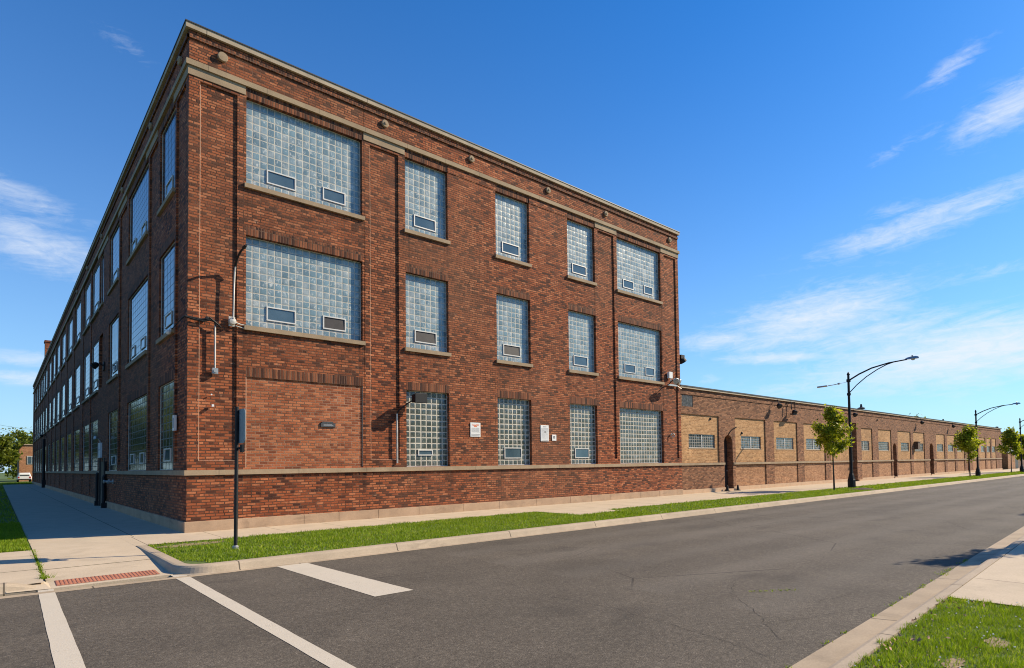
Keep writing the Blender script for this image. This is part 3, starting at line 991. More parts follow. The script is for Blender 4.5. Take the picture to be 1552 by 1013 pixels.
# sunlit panel edges painted as pale strips; sealant in the bay joints
mb = MB()
for (a, b) in PANELS[:2]:
    mb.box(a + 0.002, a + 0.016, 0.012, 0.049, 1.865, 12.0)
    mb.box(a + 0.03, b - 0.03, 0.02, 0.049, 1.862, 1.872)
mb.box(4.842, 4.858, 0.012, 0.034, 1.66, 4.19)
mb.box(1.423, 1.44, 0.006, 0.034, 1.66, 4.19)
mb.build("lit_edge_and_sealant_joint", M_LITEDGE_CAULK, bld)

SW = [(1.62, 3.78), (5.75, 9.85), (12.3, 15.2), (18.95, 22.1), (22.85, 26.1)]
SW += [(s_ - 0.85, s_ + 2.9) for s_ in (28.8, 34.3, 39.9, 45.3, 50.5, 55.8)] + [(s_ - 1.2, s_ + 2.5) for s_ in (62.3, 67.0, 71.2, 76.2, 81.1, 86.0)]
def side(u, z):
    for i, (a, b) in enumerate(SW):
        for j, (z0, z1) in enumerate(ROWZ):
            if inr(u, a, b) and inr(z, z0, z1): return (WS, None)
            if inr(u, a, b) and inr(z, z1, z1 + 0.275): return (0.0 if i < 3 else 0.03, 2)
        if i >= 3 and inr(u, a - 0.1, b + 0.1) and inr(z, 0.3, 12.25) and not inr(z, 1.45, 1.66): return (0.03, 0)
    if inr(u, 17.2, 18.55):
        if inr(z, *ROWZ[2]): return (WS, None)
        if inr(z, *ROWZ[1]): return (0.10, 0)
    for (a, b) in [(0.3, 1.45), (4.1, 5.5), (10.3, 12.0)]:
        if inr(u, a, b) and inr(z, 1.86, 12.08): return (0.05, 0)
    if inr(z, 13.17, 13.27): return (-0.045, 2)
    return (0.0, 0)


us = [0.0, LY, 17.2, 18.55, 0.3, 1.45, 4.1, 5.5, 10.3, 12.0] + [v for q in SW for v in q] + [v for q in SW[3:] for v in (q[0] - .1, q[1] + .1)]
zs = [-0.2, HT, 0.3, 1.45, 1.66, 1.86, 12.08, 12.25, 13.17, 13.27] + [v for q in ROWZ for v in q] + [q[1] + 0.275 for q in ROWZ]
mb = MB()
# side front faces -X; run u backwards so faces look outwards
relief([-u for u in us], zs, lambda u, z: side(-u, z), lambda u, d, z: (d, -u, z), mb)
mb.build("wall", [M_BRICK, M_PATCH, M_SOLDIER], bld)
mb = MB()
mb.face([(LX, 0, -0.2), (LX, LY, -0.2), (LX, LY, HT), (LX, 0, HT)])
mb.face([(LX, LY, -0.2), (0, LY, -0.2), (0, LY, HT), (LX, LY, HT)])
mb.face([(0.3, 0.3, 12.7), (LX - .3, 0.3, 12.7), (LX - .3, LY - .3, 12.7), (0.3, LY - .3, 12.7)])
mb.face([(0, 0.3, HT), (LX, 0.3, HT), (LX, 0.3, 12.7), (0, 0.3, 12.7)])
mb.build("wall", [M_BRICK], bld)


def ring(name, z0, z1, pr, mat, inner=0.015, top=None):
    m1 = MB()
    m1.box(-pr, LX + pr, -pr, inner, z0, z1)
    m1.box(-pr, inner, inner, LY, z0, z1, skip='-y')
    m1.box(LX - inner, LX + pr, inner, 12, z0, z1, skip='-y')
    return m1.build(name, mat, bld)


ring("water_table", 1.485, 1.62, 0.06, stone("sill_course_stone", (0.345, 0.255, 0.165), 0.3, joints=[('x', 2.1, 0.012, 0.3), ('y', 2.1, 0.012, 0.2)]))
ring("cornice_ledge", 12.415, 12.56, 0.075, stone("ledge_stone", (0.33, 0.245, 0.155), 0.3, joints=[('x', 1.5, 0.01, 0.3), ('y', 1.5, 0.01, 0.2)]))
ring("coping", 13.395, 13.53, 0.09, stone("parapet_coping_stone", (0.38, 0.31, 0.225), 0.3, joints=[('x', 4.6, 0.02, 1.9), ('y', 4.6, 0.02, 1.2)]), inner=0.32)
ring("coping_flashing", 13.531, 13.562, 0.11, M_FLASH, inner=0.34)

mb = MB()
for (a, b) in [(-0.025, 1.40), (4.90, 6.37), (15.78, 17.24), (20.58, LX + .02)]:
    MB().box(a, b, -0.025, 0.01, 12.175, 12.413).build("lintel_block", M_LIME, bld)
for (a, b) in [(0.012, 1.75), (4.1, 6.1), (10.2, 12.4), (15.6, 19.2)]:
    MB().box(-0.025, 0.01, a, b, 12.175, 12.413).build("lintel_block", M_LIME, bld)
# plinth of separate stones
mb = MB()
x = -0.05
rs = random.Random(3)
xs_b = [-0.05, 3.0, 4.05, 5.35]
while xs_b[-1] < LX:
    xs_b.append(xs_b[-1] + rs.uniform(1.2, 2.3))
xs_b[-1] = LX
for a, b in zip(xs_b[:-1], xs_b[1:]):
    mb.box(a + (.004 if a > 0 else 0), b - .004, -0.05 - rs.uniform(0, .004), 0.02, -0.2, 0.275 + rs.uniform(-.003, .003))
y = 0.021
while y < LY:
    b = min(LY, y + rs.uniform(1.6, 2.6))
    mb.box(-0.05 - rs.uniform(0, .004), 0.02, y + .004, b - .004, -0.2, 0.275 + rs.uniform(-.003, .003))
    y = b
mb.build("plinth", M_PLINTH, bld, bevel=0.006)

# round stone bosses on the parapet
prof = [(0.105, 0.02), (0.125, -0.01), (0.125, -0.055), (0.11, -0.075), (0.045, -0.078), (0.04, -0.10), (0.02, -0.104)]
for i, X in enumerate([0.80, 5.65, 9.12, 12.97, 16.52, 21.35]):
    mb = MB()
    mb.lathe((X, 0, 12.97), (0, 1, 0), prof if i else [(0.11, 0.02), (0.13, -0.01), (0.13, -0.075), (0.118, -0.09), (0.02, -0.095)], 20)
    mb.build("roundel", M_LIME, bld)
for Y in [0.9, 5.2, 11.3, 17.8, 24, 30]:
    mb = MB()
    mb.lathe((0, Y, 12.97), (1, 0, 0), prof, 16)
    mb.build("roundel", M_LIME, bld)

# ---- windows: panes of glass block with stone sill and hinged vents
_win = {}
def window(w_, h_, ncol, nrow, vents, sill, mat, rot, loc, parent, name="window", sillh=0.125, sillp=0.075, dark=(), frame=True, mullion=False, vdeep=0.03):
    key = (w_, h_, ncol, nrow, tuple(vents), sill, mat.name, mullion, tuple(dark), frame)
    if key not in _win:
        out = []
        mb = MB()
        mb.face([(0, 0, 0), (w_, 0, 0), (w_, 0, h_), (0, 0, h_)], [(0, 0), (ncol, 0), (ncol, nrow), (0, nrow)])
        out.append(("window", mb.mesh("window", mat)))
        if frame:
            mb = MB()
            f = 0.022
            mb.box(0.001, f, -0.012, -0.001, 0.001, h_ - 0.001)
            mb.box(w_ - f, w_ - 0.001, -0.012, -0.001, 0.001, h_ - 0.001)
            mb.box(f, w_ - f, -0.012, -0.001, 0.001, f)
            mb.box(f, w_ - f, -0.012, -0.001, h_ - f, h_ - 0.001)
            if mullion: mb.box(w_ * .51 - .035, w_ * .51 + .035, -0.02, -0.001, 0.02, h_ - .02)
            out.append(("frame", mb.mesh("frame", M_ALU)))
        for k, (a, b, c, d) in enumerate(vents):
            mb = MB()
            t = 0.036
            mb.box(a, a + t, -vdeep, -0.002, c, d)
            mb.box(b - t, b, -vdeep, -0.002, c, d)
            mb.box(a + t, b - t, -vdeep, -0.002, c, c + t)
            mb.box(a + t, b - t, -vdeep, -0.002, d - t, d)
            tip = 0.012
            mb.face([(a + t, -0.006 - tip, c + t), (b - t, -0.006 - tip, c + t), (b - t, -0.006, d - t), (a + t, -0.006, d - t)], None, 1)
            out.append(("vent", mb.mesh("vent", [M_ALU, M_DOOR if k in dark else M_VENTGLASS])))
        if sill:
            mb = MB()
            mb.box(-0.055, w_ + 0.06, -sill - sillp, 0.0, -sillh, -0.002)
            out.append(("sill", mb.mesh("sill", M_LIME)))
        _win[key] = out
    root = None
    for (nm, me) in _win[key]:
        o = bpy.data.objects.new(nm if root else name, me)
        COL.objects.link(o)
        if root is None:
            root = o
            o.parent = parent
            o.location = loc
            o.rotation_euler = (0, 0, rot)
        else:
            o.parent = root
    return root


for i, (a, b) in enumerate(RW):
    for j, (z0, z1) in enumerate(ROWZ):
        if i == 0 and j == 0: continue
        w_, h_ = b - a, z1 - z0
        nc = 17 if i in (0, 4) else 8
        nr = 13 if j < 2 else 12
        if i in (0, 4):
            v = [(w_ * .17, w_ * .41, h_ * .10, h_ * .26), (w_ * .645, w_ * .855, h_ * .10, h_ * .26)]
        else:
            v = [(w_ * .24, w_ * .75, h_ * .10, h_ * .265)]
        if j == 0 and i in (1,): v = [(w_ * .30, w_ * .64, h_ * .145, h_ * .225)]
        if j == 0 and i == 4: v = []
        dk = (1,) if (i == 0 and j == 1) else ((0,) if (i in (1, 2) and j == 1) else ())
        window(w_, h_, nc, nr, v, WR if j else 0, M_BLOCK if j else M_GROUNDBLOCK, 0.0, (a, WR, z0), bld, dark=dk)
for i, (a, b) in enumerate(SW):
    for j, (z0, z1) in enumerate(ROWZ):
        w_, h_ = round(b - a, 3), round(z1 - z0, 3)
        nc = max(3, int(round(w_ / 0.42)))
        nr = 11
        if i == 1: v = [(w_ * .12, w_ * .32, h_ * .09, h_ * .24), (w_ * .62, w_ * .82, h_ * .09, h_ * .24)]
        else: v = [(w_ * .30, w_ * .72, h_ * .10, h_ * .25)]
        if j == 0 and i > 2: v = []
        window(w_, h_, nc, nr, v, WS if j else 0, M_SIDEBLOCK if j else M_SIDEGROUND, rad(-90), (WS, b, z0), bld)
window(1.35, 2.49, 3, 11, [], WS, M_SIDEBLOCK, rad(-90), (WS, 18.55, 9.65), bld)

mb = MB()
mb.box(0.12, 0.68, 68.0, 69.2, 12.7, 15.9)
mb.box(0.06, 0.74, 67.93, 69.27, 15.9, 16.1)
mb.build("chimney", M_BRICK, bld)
# dark plaque on the bricked-up bay
mb = MB()
mb.box(3.52, 3.97, 0.0, 0.033, 2.865, 2.99)
mb.box(3.56, 3.9, 0.0, 0.033, 2.992, 3.03)
mb.box(3.60, 3.90, -0.003, 0.0, 2.91, 2.925, 1)
mb.box(3.60, 3.86, -0.003, 0.0, 2.94, 2.952, 1)
pl = mb.build("plaque", [M_PLAQUE, M_GREYINK], bld)
pl["label"] = "small dark plaque"
# entrance of the side front
mb = MB()
mb.box(-0.07, -0.002, 15.5, 16.9, -0.1, 2.05, 1)
mb.box(-0.12, -0.07, 15.35, 15.5, -0.1, 2.2)
mb.box(-0.12, -0.07, 16.9, 17.05, -0.1, 2.2)
mb.build("door", [M_DOOR, M_DOOR], bld)

# ================================================================== LOW BUILDING
YL = 0.10
LX0, LX1, LH = 22.08, 96.4, 5.49
low = thing("low_building", "long single storey brown brick building with tan infill panels and small windows", "building", (LX0, YL, 0))
LO = (LX0, YL, 0)
BAYS = [(22.2, 25.78), (27.49, 31.05), (32.13, 35.37), (36.33, 39.75), (40.65, 44.37), (45.79, 48.91), (50.25, 53.38), (55.0, 58.55), (59.31, 62.71),
        (66.52, 69.58), (70.44, 73.5), (74.3, 77.4), (81.0, 83.2), (84.2, 87.39), (88.1, 90.23), (90.96, 93.2)]
LWIN = [(22.92, 25.43), (28.2, 30.55), (32.52, 34.9), (36.78, 39.1), (41.2, 43.6), (45.98, 48.33), (50.42, 52.9), (56.0, 58.18), (59.9, 62.5), (67.0, 69.2), (70.93, 72.98), (74.57, 76.6), (81.3, 82.9), (85.36, 87.2), (88.44, 90.1), (91.0, 93.0)]
DOORS = [(26.27, 27.18, 3.16), (53.72, 54.62, 3.05), (64.25, 65.5, 3.2), (78.6, 79.5, 3.0)]
def lowf(u, z):
    for (a, b) in LWIN:
        if inr(u, a, b) and inr(z, 2.40, 3.13): return (0.11, None)
    for (a, b, t) in DOORS:
        if inr(u, a, b) and inr(z, 0.12, t): return (0.45, None)
    for i, (a, b) in enumerate(BAYS):
        if inr(u, a, b):
            if inr(z, 1.6, 4.17): return (0.055, 1)
            if z < 1.47 and i > 0: return (0.055, 2)
    if inr(z, 5.18, 5.30): return (-0.03, 0)
    if inr(u, 22.3, 23.3) and inr(z, 4.55, 5.14): return (0.03, None)
    if inr(u, 44.80, 45.75) and inr(z, 0, 4.5): return (-0.28, 3)
    return (0.0, 0)
us = [LX0, LX1, 22.3, 23.3, 44.80, 45.75] + [v for q in BAYS + LWIN for v in q] + [v for q in DOORS for v in q[:2]]
zs = [-0.2, LH, 0.12, 1.47, 1.6, 2.40, 3.13, 4.17, 4.5, 4.55, 5.14, 5.18, 5.30] + [q[2] for q in DOORS]
mb = MB()
relief(us, zs, lowf, lambda u, d, z: (u, YL + d, z), mb)
mb.build("wall", [M_BROWN, M_TAN, M_TANLOW, M_BROWN], low, LO)
mb = MB()
mb.face([(LX1, YL, -.2), (LX1, 40, -.2), (LX1, 40, LH), (LX1, YL, LH)])
mb.face([(LX1, 40, -.2), (LX0, 40, -.2), (LX0, 40, LH), (LX1, 40, LH)])
mb.face([(LX0, YL + .3, 5.2), (LX1, YL + .3, 5.2), (LX1, 40, 5.2), (LX0, 40, 5.2)])
mb.face([(LX0, YL + .3, LH), (LX1, YL + .3, LH), (LX1, YL + .3, 5.2), (LX0, YL + .3, 5.2)])
mb.build("roof", [M_ROOF], low, LO)
mb = MB()
mb.box(LX0, LX1 + .08, YL - .09, YL + .32, LH + .004, LH + .09)
mb.build("coping", M_COPING, low, LO)
mb = MB()
mb.box(LX0, LX1 + .1, YL - .115, YL + .34, LH + .092, LH + .15)
mb.build("coping_flashing", M_FLASH, low, LO)
# sill course, broken at the doors
mb = MB()
segs, s0 = [], LX0
for (a, b, t) in DOORS:
    segs.append((s0, a - .0)); s0 = b + .0
segs.append((s0, LX1))
for a, b in segs:
    if a < 44.8 < b:
        mb.box(a, 44.79, YL - .06, YL + .02, 1.475, 1.595); mb.box(45.76, b, YL - .06, YL + .02, 1.475, 1.595); mb.box(44.7, 45.85, YL - .34, YL - .281, 1.475, 1.595)
    else:
        mb.box(a, b, YL - .06, YL + .02, 1.475, 1.595)
mb.build("water_table", M_LIME, low, LO)
for a, b in [q_ for g_ in segs for q_ in ([(g_[0], 44.79), (45.77, g_[1])] if g_[0] < 44.8 < g_[1] else [g_])]:
    mb = MB()
    q = a
    while q < b:
        e = min(b, q + rs.uniform(1.3, 2.4))
        mb.box(q + .005, e - .005, YL - .045, YL + .02, -0.2, 0.215)
        q = e
    mb.build("plinth", M_PLINTHTAN, low, LO)
# arched door heads, recessed dark doors and steps
for (a, b, t) in DOORS:
    mb = MB()
    r_ = (b - a) / 2
    zc_ = t - r_ * 1.05
    n = 12
    arc = [((a + b) / 2 - r_ * math.cos(math.pi * k / n), zc_ + r_ * 1.03 * math.sin(math.pi * k / n)) for k in range(n + 1)]
    for (p0, p1) in zip(arc[:-1], arc[1:]):
        y0, y1 = YL + 0.003, YL + .449
        mb.face([(p0[0], y0, p0[1]), (p1[0], y0, p1[1]), (p1[0], y0, t), (p0[0], y0, t)])
        mb.face([(p0[0], y0, p0[1]), (p0[0], y1, p0[1]), (p1[0], y1, p1[1]), (p1[0], y0, p1[1])])
    mb.build("door_arch", M_BROWN, low, LO)
    mb = MB()
    mb.box(a, b, YL + .36, YL + .44, 0.13, t - .01)
    mb.box(a + .1, b - .1, YL + .34, YL + .362, 0.3, 1.1)
    mb.box(a + .1, b - .1, YL + .34, YL + .362, 1.25, t - .6)
    d_ = mb.build("door", M_DOOR, low, LO)
    mb = MB()
    mb.lathe((b - .12, YL + .33, 1.12), (0, 1, 0), [(.03, -.03), (.035, 0), (.02, .03)], 10)
    mb.build("handle", M_GALV, d_)
    d_.children[0].location = -Vector(LO)
    mb = MB()
    mb.box(a - .02, b + .02, YL - .12, YL + .44, -0.1, 0.118)
    mb.build("doorstep", M_PLINTHTAN, low, LO)
for i, (a, b) in enumerate(LWIN):
    window(round(b - a, 3), 0.73, 12 if b - a > 2 else 8, 5, [], 0.11, M_LOWBLOCK, 0.0, (a - LX0, 0.11, 2.40), low, mullion=(i < 6), sillh=0.05, sillp=-0.04)
mb = MB()
for k in range(12):
    z = 4.56 + k * .0485
    mb.face([(22.31, YL + .028, z), (23.29, YL + .028, z), (23.29, YL + .004, z + .045), (22.31, YL + .004, z + .045)])
    mb.face([(22.31, YL + .028, z), (23.29, YL + .028, z), (23.29, YL + .028, z + .0485), (22.31, YL + .028, z + .0485)])
mb.build("vent_grille", simple("grey_grille", (0.30, 0.30, 0.29), 0.6, 0.2, 0.7, 9), low, LO)
# curved relieving arch over the first door
mb = MB()
mb.tube([(26.75, YL - .01, 3.18), (26.95, YL - .012, 3.36), (27.2, YL - .014, 3.5), (27.6, YL - .03, 3.62)], .03, 6)
mb.build("downpipe_bend", M_RUBBER, low, LO)
# blocks beyond the low building
far = thing("far_building", "dark grey brown brick building at the far end of the street front", "building", (97, 2, 0))
mb = MB()
mb.box(96.9, 150, 1.6, 34, -0.2, 5.3)
mb.build("wall", M_GREYBRICK, far, (97, 2, 0))
mb = MB()
mb.box(96.9, 150.1, 1.5, 1.9, 5.302, 5.46)
mb.build("coping", M_FLASH, far, (97, 2, 0))
mb = MB(); mb.box(97.3, 102.8, 1.52, 1.599, 0.0, 2.7); mb.build("garage_door", M_DOOR, far, (97, 2, 0))
mb = MB(); mb.box(108.6, 116, 1.52, 1.599, 0.0, 2.9); mb.build("garage_door", M_DOOR, far, (97, 2, 0))
mb = MB(); mb.box(103.2, 108.2, 0.6, 1.599, -0.1, 2.35); mb.build("annex", M_TANLOW, far, (97, 2, 0))
mb = MB(); mb.box(103.0, 106.5, 0.5, 0.62, 2.36, 2.95); mb.build("sign_panel", M_WHITE, far, (97, 2, 0))
# ================================================================== THINGS ON THE FRONT
def wire(pts, r_): return MB().tube(pts, r_, 6)

# swan neck bracket lamp at the first floor
o = thing("wall_light", "tall grey pipe bracket with curved black arm left of the corner glass block windows", "lamp", (1.06, 0, 5.7))
og = (1.06, 0, 5.7)
mb = MB(); mb.lathe((1.06, 0, 5.68), (0, 1, 0), [(.095, 0), (.10, -.03), (.10, -.09), (.08, -.12), (.02, -.13)], 10); mb.box(.98, 1.14, -.03, -.002, 5.55, 5.82)
mb.build("base_box", M_CONDUIT, o, og)
mb = MB(); mb.tube([(1.07, -.12, 5.75), (1.08, -.12, 6.4), (1.10, -.12, 7.05), (1.11, -.16, 7.2)], .022, 8); mb.build("pipe", M_CONDUIT, o, og)
mb = MB(); mb.tube([(1.115, -.09, 7.0), (1.11, -.14, 7.18), (1.11, -.34, 7.38), (1.11, -.62, 7.47), (1.11, -.9, 7.50)], [.03, .03, .03, .028, .022], 8)
mb.tube([(1.11, -.9, 7.50), (1.11, -1.12, 7.51)], [.045, .03], 8)
mb.build("arm", M_BLACK, o, og)
mb = MB(); mb.tube([(1.15, -.05, 5.66), (1.28, -.03, 5.63), (1.40, -.03, 5.62)], .018, 6); mb.tube([(1.15, -.05, 5.57), (1.40, -.03, 5.53)], .014, 6)
mb.build("cable", M_CONDUIT, o, og)

o = thing("electrical_conduit", "grey conduit dropping from a looped black cable to a junction box near the corner", "conduit", (0.6, 0, 4.25))
og = (0.6, 0, 4.25)
mb = MB(); mb.tube([(0.64, -.06, 5.52), (0.64, -.06, 4.35)], .022, 8); mb.build("pipe", M_CONDUIT, o, og)
mb = MB(); mb.box(0.57, 0.71, -.1, -.002, 4.2, 4.35); mb.lathe((.64, -.1, 4.275), (0, 1, 0), [(.05, 0), (.045, -.02)], 12); mb.build("junction_box", M_GALV, o, og)
mb = MB(); mb.tube([(-.06, -.06, 5.64), (.15, -.07, 5.60), (.34, -.08, 5.58), (.5, -.10, 5.63), (.62, -.10, 5.60), (.66, -.08, 5.5)], .03, 8)
mb.tube([(-.07, .3, 5.66), (-.07, -.07, 5.66), (.3, -.09, 5.61), (.5, -.12, 5.68), (.72, -.10, 5.52), (.78, -.05, 5.48)], .022, 8)
mb.lathe((.44, 0, 5.66), (0, 1, 0), [(.05, 0), (.05, -.12), (.03, -.13)], 12)
mb.build("cable", M_BLACK, o, og)
mb = MB(); mb.lathe((.57, 0, 3.64), (0, 1, 0), [(.02, 0), (.02, -.03)], 8); mb.box(.565, .615, -.10, -.002, 3.31, 3.37)
tag(mb.build("wall_hook", M_WHITE), "small white hook and knob on the brick corner pilaster", "hook")

def floodlight(pos, label, aim=1.0, conduit=True, group=None):
    x, y, z = pos
    o = thing("floodlight", label, "lamp", (x, y, z), group)
    return o

o = thing("floodlight", "boxy black floodlight on an arm over the leftmost ground floor window", "lamp", (6.02, 0, 3.4))
og = (6.02, 0, 3.4)
mb = MB(); mb.tube([(6.02, -.04, 1.75), (6.02, -.04, 3.38)], .03, 8); mb.build("conduit", M_CONDUIT, o, og)
mb = MB(); mb.tube([(6.02, -.04, 3.38), (6.06, -.12, 3.5), (6.3, -.24, 3.72), (6.5, -.3, 3.84)], .022, 8); mb.build("arm", M_BLACK, o, og)
mb = MB()
mb.box(6.44, 6.84, -.52, -.26, 3.75, 4.02)
mb.box(6.41, 6.87, -.545, -.51, 3.73, 4.05)
mb.box(6.5, 6.78, -.26, -.2, 3.80, 3.98)
mb.build("lamp_housing", M_BLACK, o, og, bevel=0.012)

o = thing("floodlight", "small floodlight cluster on a bracket below the right hand corner glass window", "lamp", (20.95, 0, 5.6))
og = (20.95, 0, 5.6)
mb = MB(); mb.box(20.95, 21.7, -.05, -.002, 5.5, 5.58); mb.tube([(21.7, -.03, 5.55), (21.95, -.05, 5.45), (22.05, -.07, 5.40)], .015, 6); mb.build("bracket", M_GALV, o, og)
mb = MB(); mb.tube([(21.0, -.03, 5.54), (21.0, -.25, 5.72), (21.0, -.45, 5.72)], .025, 8); mb.build("arm", M_BLACK, o, og)
mb = MB(); mb.lathe((20.9, -.5, 5.68), (-.4, -1, -.4), [(.05, -.1), (.12, -.03), (.16, .1), (.14, .12)], 14); mb.lathe((21.18, -.48, 5.66), (.4, -1, -.5), [(.05, -.1), (.12, -.03), (.16, .1), (.14, .12)], 14)
mb.build("lamp_head", M_GALV, o, og)

def plate(name, x0, x1, z0, z1, label, cat, marks, rnd=0):
    o = thing(name, label, cat, (x0, 0, z0))
    og = (x0, 0, z0)
    mb = MB(); mb.box(x0, x1, -.022, -.002, z0, z1); mb.build("board", M_WHITE, o, og, bevel=0.006)
    by = {}
    for (a, b, c, d, m) in marks:
        by.setdefault(m.name, (m, MB()))[1].box(x0 + (x1 - x0) * a, x0 + (x1 - x0) * b, -.0245, -.0215, z0 + (z1 - z0) * c, z0 + (z1 - z0) * d)
    for m, mb in by.values(): mb.build("lettering", m, o, og)
    return o
rs2 = random.Random(11)
mk = [(.30, .55, .78, .86, M_ORANGE), (.36, .64, .70, .77, M_ORANGE), (.58, .82, .80, .88, M_ORANGE), (.16, .28, .80, .86, M_ORANGE)]
for k in range(6):
    q = .12
    while q < .86:
        e = q + rs2.uniform(.04, .13)
        mk.append((q, min(e, .9), .33 + k * .055, .355 + k * .055, M_GREYINK)); q = e + .03
mk += [(.08, .92, .17, .19, M_INK), (.1, .9, .05, .11, M_GREYINK)]
plate("notice_board", 8.96, 9.41, 2.68, 3.20, "white notice board with orange heading on brick between first two small windows", "sign", mk)
mk = []
for k in range(11):
    q = .1
    while q < .88:
        e = q + rs2.uniform(.05, .16)
        mk.append((q, min(e, .9), .14 + k * .065, .165 + k * .065, M_GREYINK)); q = e + .035
mk += [(.46, .62, .55, .62, M_INK), (.08, .92, .06, .08, M_INK), (.3, .7, .88, .93, M_GREYINK)]
plate("notice_board", 12.38, 12.82, 2.57, 3.22, "taller white notice board with grey text right of the middle ground floor window", "sign", mk)
plate("notice_board", 13.0, 13.24, 2.60, 2.85, "small square white plate with a black mark beside the tall notice board", "sign", [(.33, .62, .62, .74, M_INK), (.55, .68, .35, .70, M_INK), (.34, .44, .30, .50, M_INK), (.28, .4, .5, .72, M_INK)])

mb = MB(); mb.box(20.95, 21.22, -.14, -.002, 5.86, 6.18); mb.tube([(21.1, -.07, 5.87), (21.1, -.08, 5.78), (21.14, -.1, 5.72)], .03, 8)
tag(mb.build("alarm_box", M_WHITE, None), "white alarm box on the brick beside the right hand corner window", "alarm box")
mb = MB(); mb.tube([(21.2, -.0, 3.05), (21.25, -.1, 3.1), (21.32, -.12, 3.0), (21.28, -.1, 2.92), (21.2, -.05, 2.95)], .025, 6); mb.lathe((21.2, 0, 3.05), (0, 1, 0), [(.06, 0), (.05, -.03)], 10)
tag(mb.build("wall_ring", M_GALV), "small pale metal ring hook low on the right end pilaster", "hook")
o = thing("floodlight", "dark floodlight sticking out from the right end wall high above the low roof", "lamp", (22.06, .15, 6.9))
og = (22.06, .15, 6.9)
mb = MB(); mb.tube([(22.06, .12, 7.02), (22.35, .1, 7.08), (22.5, .1, 7.0)], .03, 8); mb.build("arm", M_BLACK, o, og)
mb = MB(); mb.lathe((22.42, .1, 6.95), (.5, -.2, -.8), [(.06, -.16), (.17, -.06), (.2, .12), (.18, .14)], 14); mb.box(22.2, 22.5, .0, .2, 7.0, 7.2); mb.build("lamp_head", M_BLACK, o, og)

# side front things
mb = MB(); mb.box(-.06, -.002, 1.20, 1.42, 2.72, 3.15)
o = tag(mb.build("meter_box", M_WHITE), "slim white metal box on the shaded side wall near the corner", "box")
mb = MB(); mb.box(-.064, -.059, 1.25, 1.37, 2.8, 3.07); mb.build("cover", M_GREYINK, o)
o = thing("security_camera", "small white security camera at the end of a cable on the shaded side wall", "camera", (0, 1.7, 5.55))
og = (0, 1.7, 5.55)
mb = MB(); mb.lathe((-.12, 1.7, 5.52), (0, 0, -1), [(.03, -.06), (.07, -.04), (.075, 0), (.05, .05), (.01, .07)], 12); mb.box(-.08, 0, 1.66, 1.74, 5.56, 5.64); mb.build("camera_head", M_WHITE, o, og)
mb = MB(); mb.tube([(-.05, 1.7, 5.6), (-.05, .8, 5.66), (-.06, .05, 5.68)], .014, 6); mb.build("cable", M_BLACK, o, og)
for (Y, h_, lab) in [(14.9, 1.35, "short black standpipe against the side wall, nearer the street corner"), (17.3, 1.45, "short black standpipe with a thick foot against the side wall, farther from the corner")]:
    o = thing("standpipe", lab, "pipe", (-.14, Y, 0), "black standpipes on the side wall")
    mb = MB(); mb.tube([(-.16, Y, 0.0), (-.16, Y, h_), (-.12, Y, h_ + .1)], .06, 12); mb.build("pipe", M_BLACK, o, (-.14, Y, 0))
    mb = MB(); mb.box(-.25, -.055, Y - .13, Y + .13, 0, .22); mb.build("foot", M_BLACK, o, (-.14, Y, 0))
o = thing("hose_valve", "pair of silver valves low on the shaded side wall", "valve", (0, 13.6, 1.15))
og = (0, 13.6, 1.15)
for Yv in (13.3, 14.5):
    mb = MB(); mb.lathe((0, Yv, 1.16), (1, 0, 0), [(.1, 0), (.1, -.03), (.05, -.05), (.05, -.16), (.075, -.17), (.075, -.22), (.03, -.23)], 12); mb.build("valve", M_GALV, o, og)
o = thing("framed_notice", "tall white framed panel on the side wall above the standpipes", "sign", (0, 17.4, 2.1))
og = (0, 17.4, 2.1)
mb = MB(); mb.box(-.09, -.002, 17.1, 17.85, 2.25, 2.95); mb.build("board", M_WHITE, o, og)
mb = MB(); mb.box(-.1, -.091, 17.44, 17.48, 2.3, 2.9); mb.box(-.1, -.091, 17.15, 17.8, 2.6, 2.64); mb.build("frame", M_GREYINK, o, og)
mb = MB(); mb.tube([(-.03, 17.4, 2.95), (-.1, 17.4, 3.15), (-.2, 17.4, 3.25)], .03, 6); mb.lathe((-.22, 17.4, 3.25), (0, 0, 1), [(.1, -.1), (.08, 0), (.03, .04)], 10); mb.build("lamp", M_GALV, o, og)
def side_lamp(Y, Z, lab):
    o = thing("wall_floodlight", lab, "lamp", (0, Y, Z), "floodlights on the side wall")
    og = (0, Y, Z)
    mb = MB(); mb.tube([(0, Y, Z), (-.15, Y, Z + .1), (-.3, Y, Z + .08)], .03, 8); mb.box(-.05, 0, Y - .15, Y + .15, Z - .2, Z + .2); mb.build("arm", M_BLACK, o, og)
    for s_ in (-.28, .28):
        mb = MB(); mb.lathe((-.34, Y + s_, Z + .02), (-.5, s_, -.6), [(.04, -.10), (.11, -.04), (.14, .09), (.12, .1)], 12); mb.build("lamp_head", M_BLACK, o, og)
    return o
side_lamp(16.6, 6.5, "black twin floodlight on the side wall between first floor windows, nearer the corner")
o2 = side_lamp(61.0, 5.2, "black twin floodlight far along the shaded side wall above a downpipe")
o = thing("downpipe", "black rainwater downpipe far along the shaded side wall", "pipe", (-.15, 60.8, 0))
mb = MB(); mb.tube([(-.16, 61.2, 0), (-.16, 61.2, 4.9)], .12, 10); mb.box(-.3, -.002, 60.9, 61.5, 0, .8); mb.build("pipe", M_BLACK, o, (-.15, 60.8, 0))

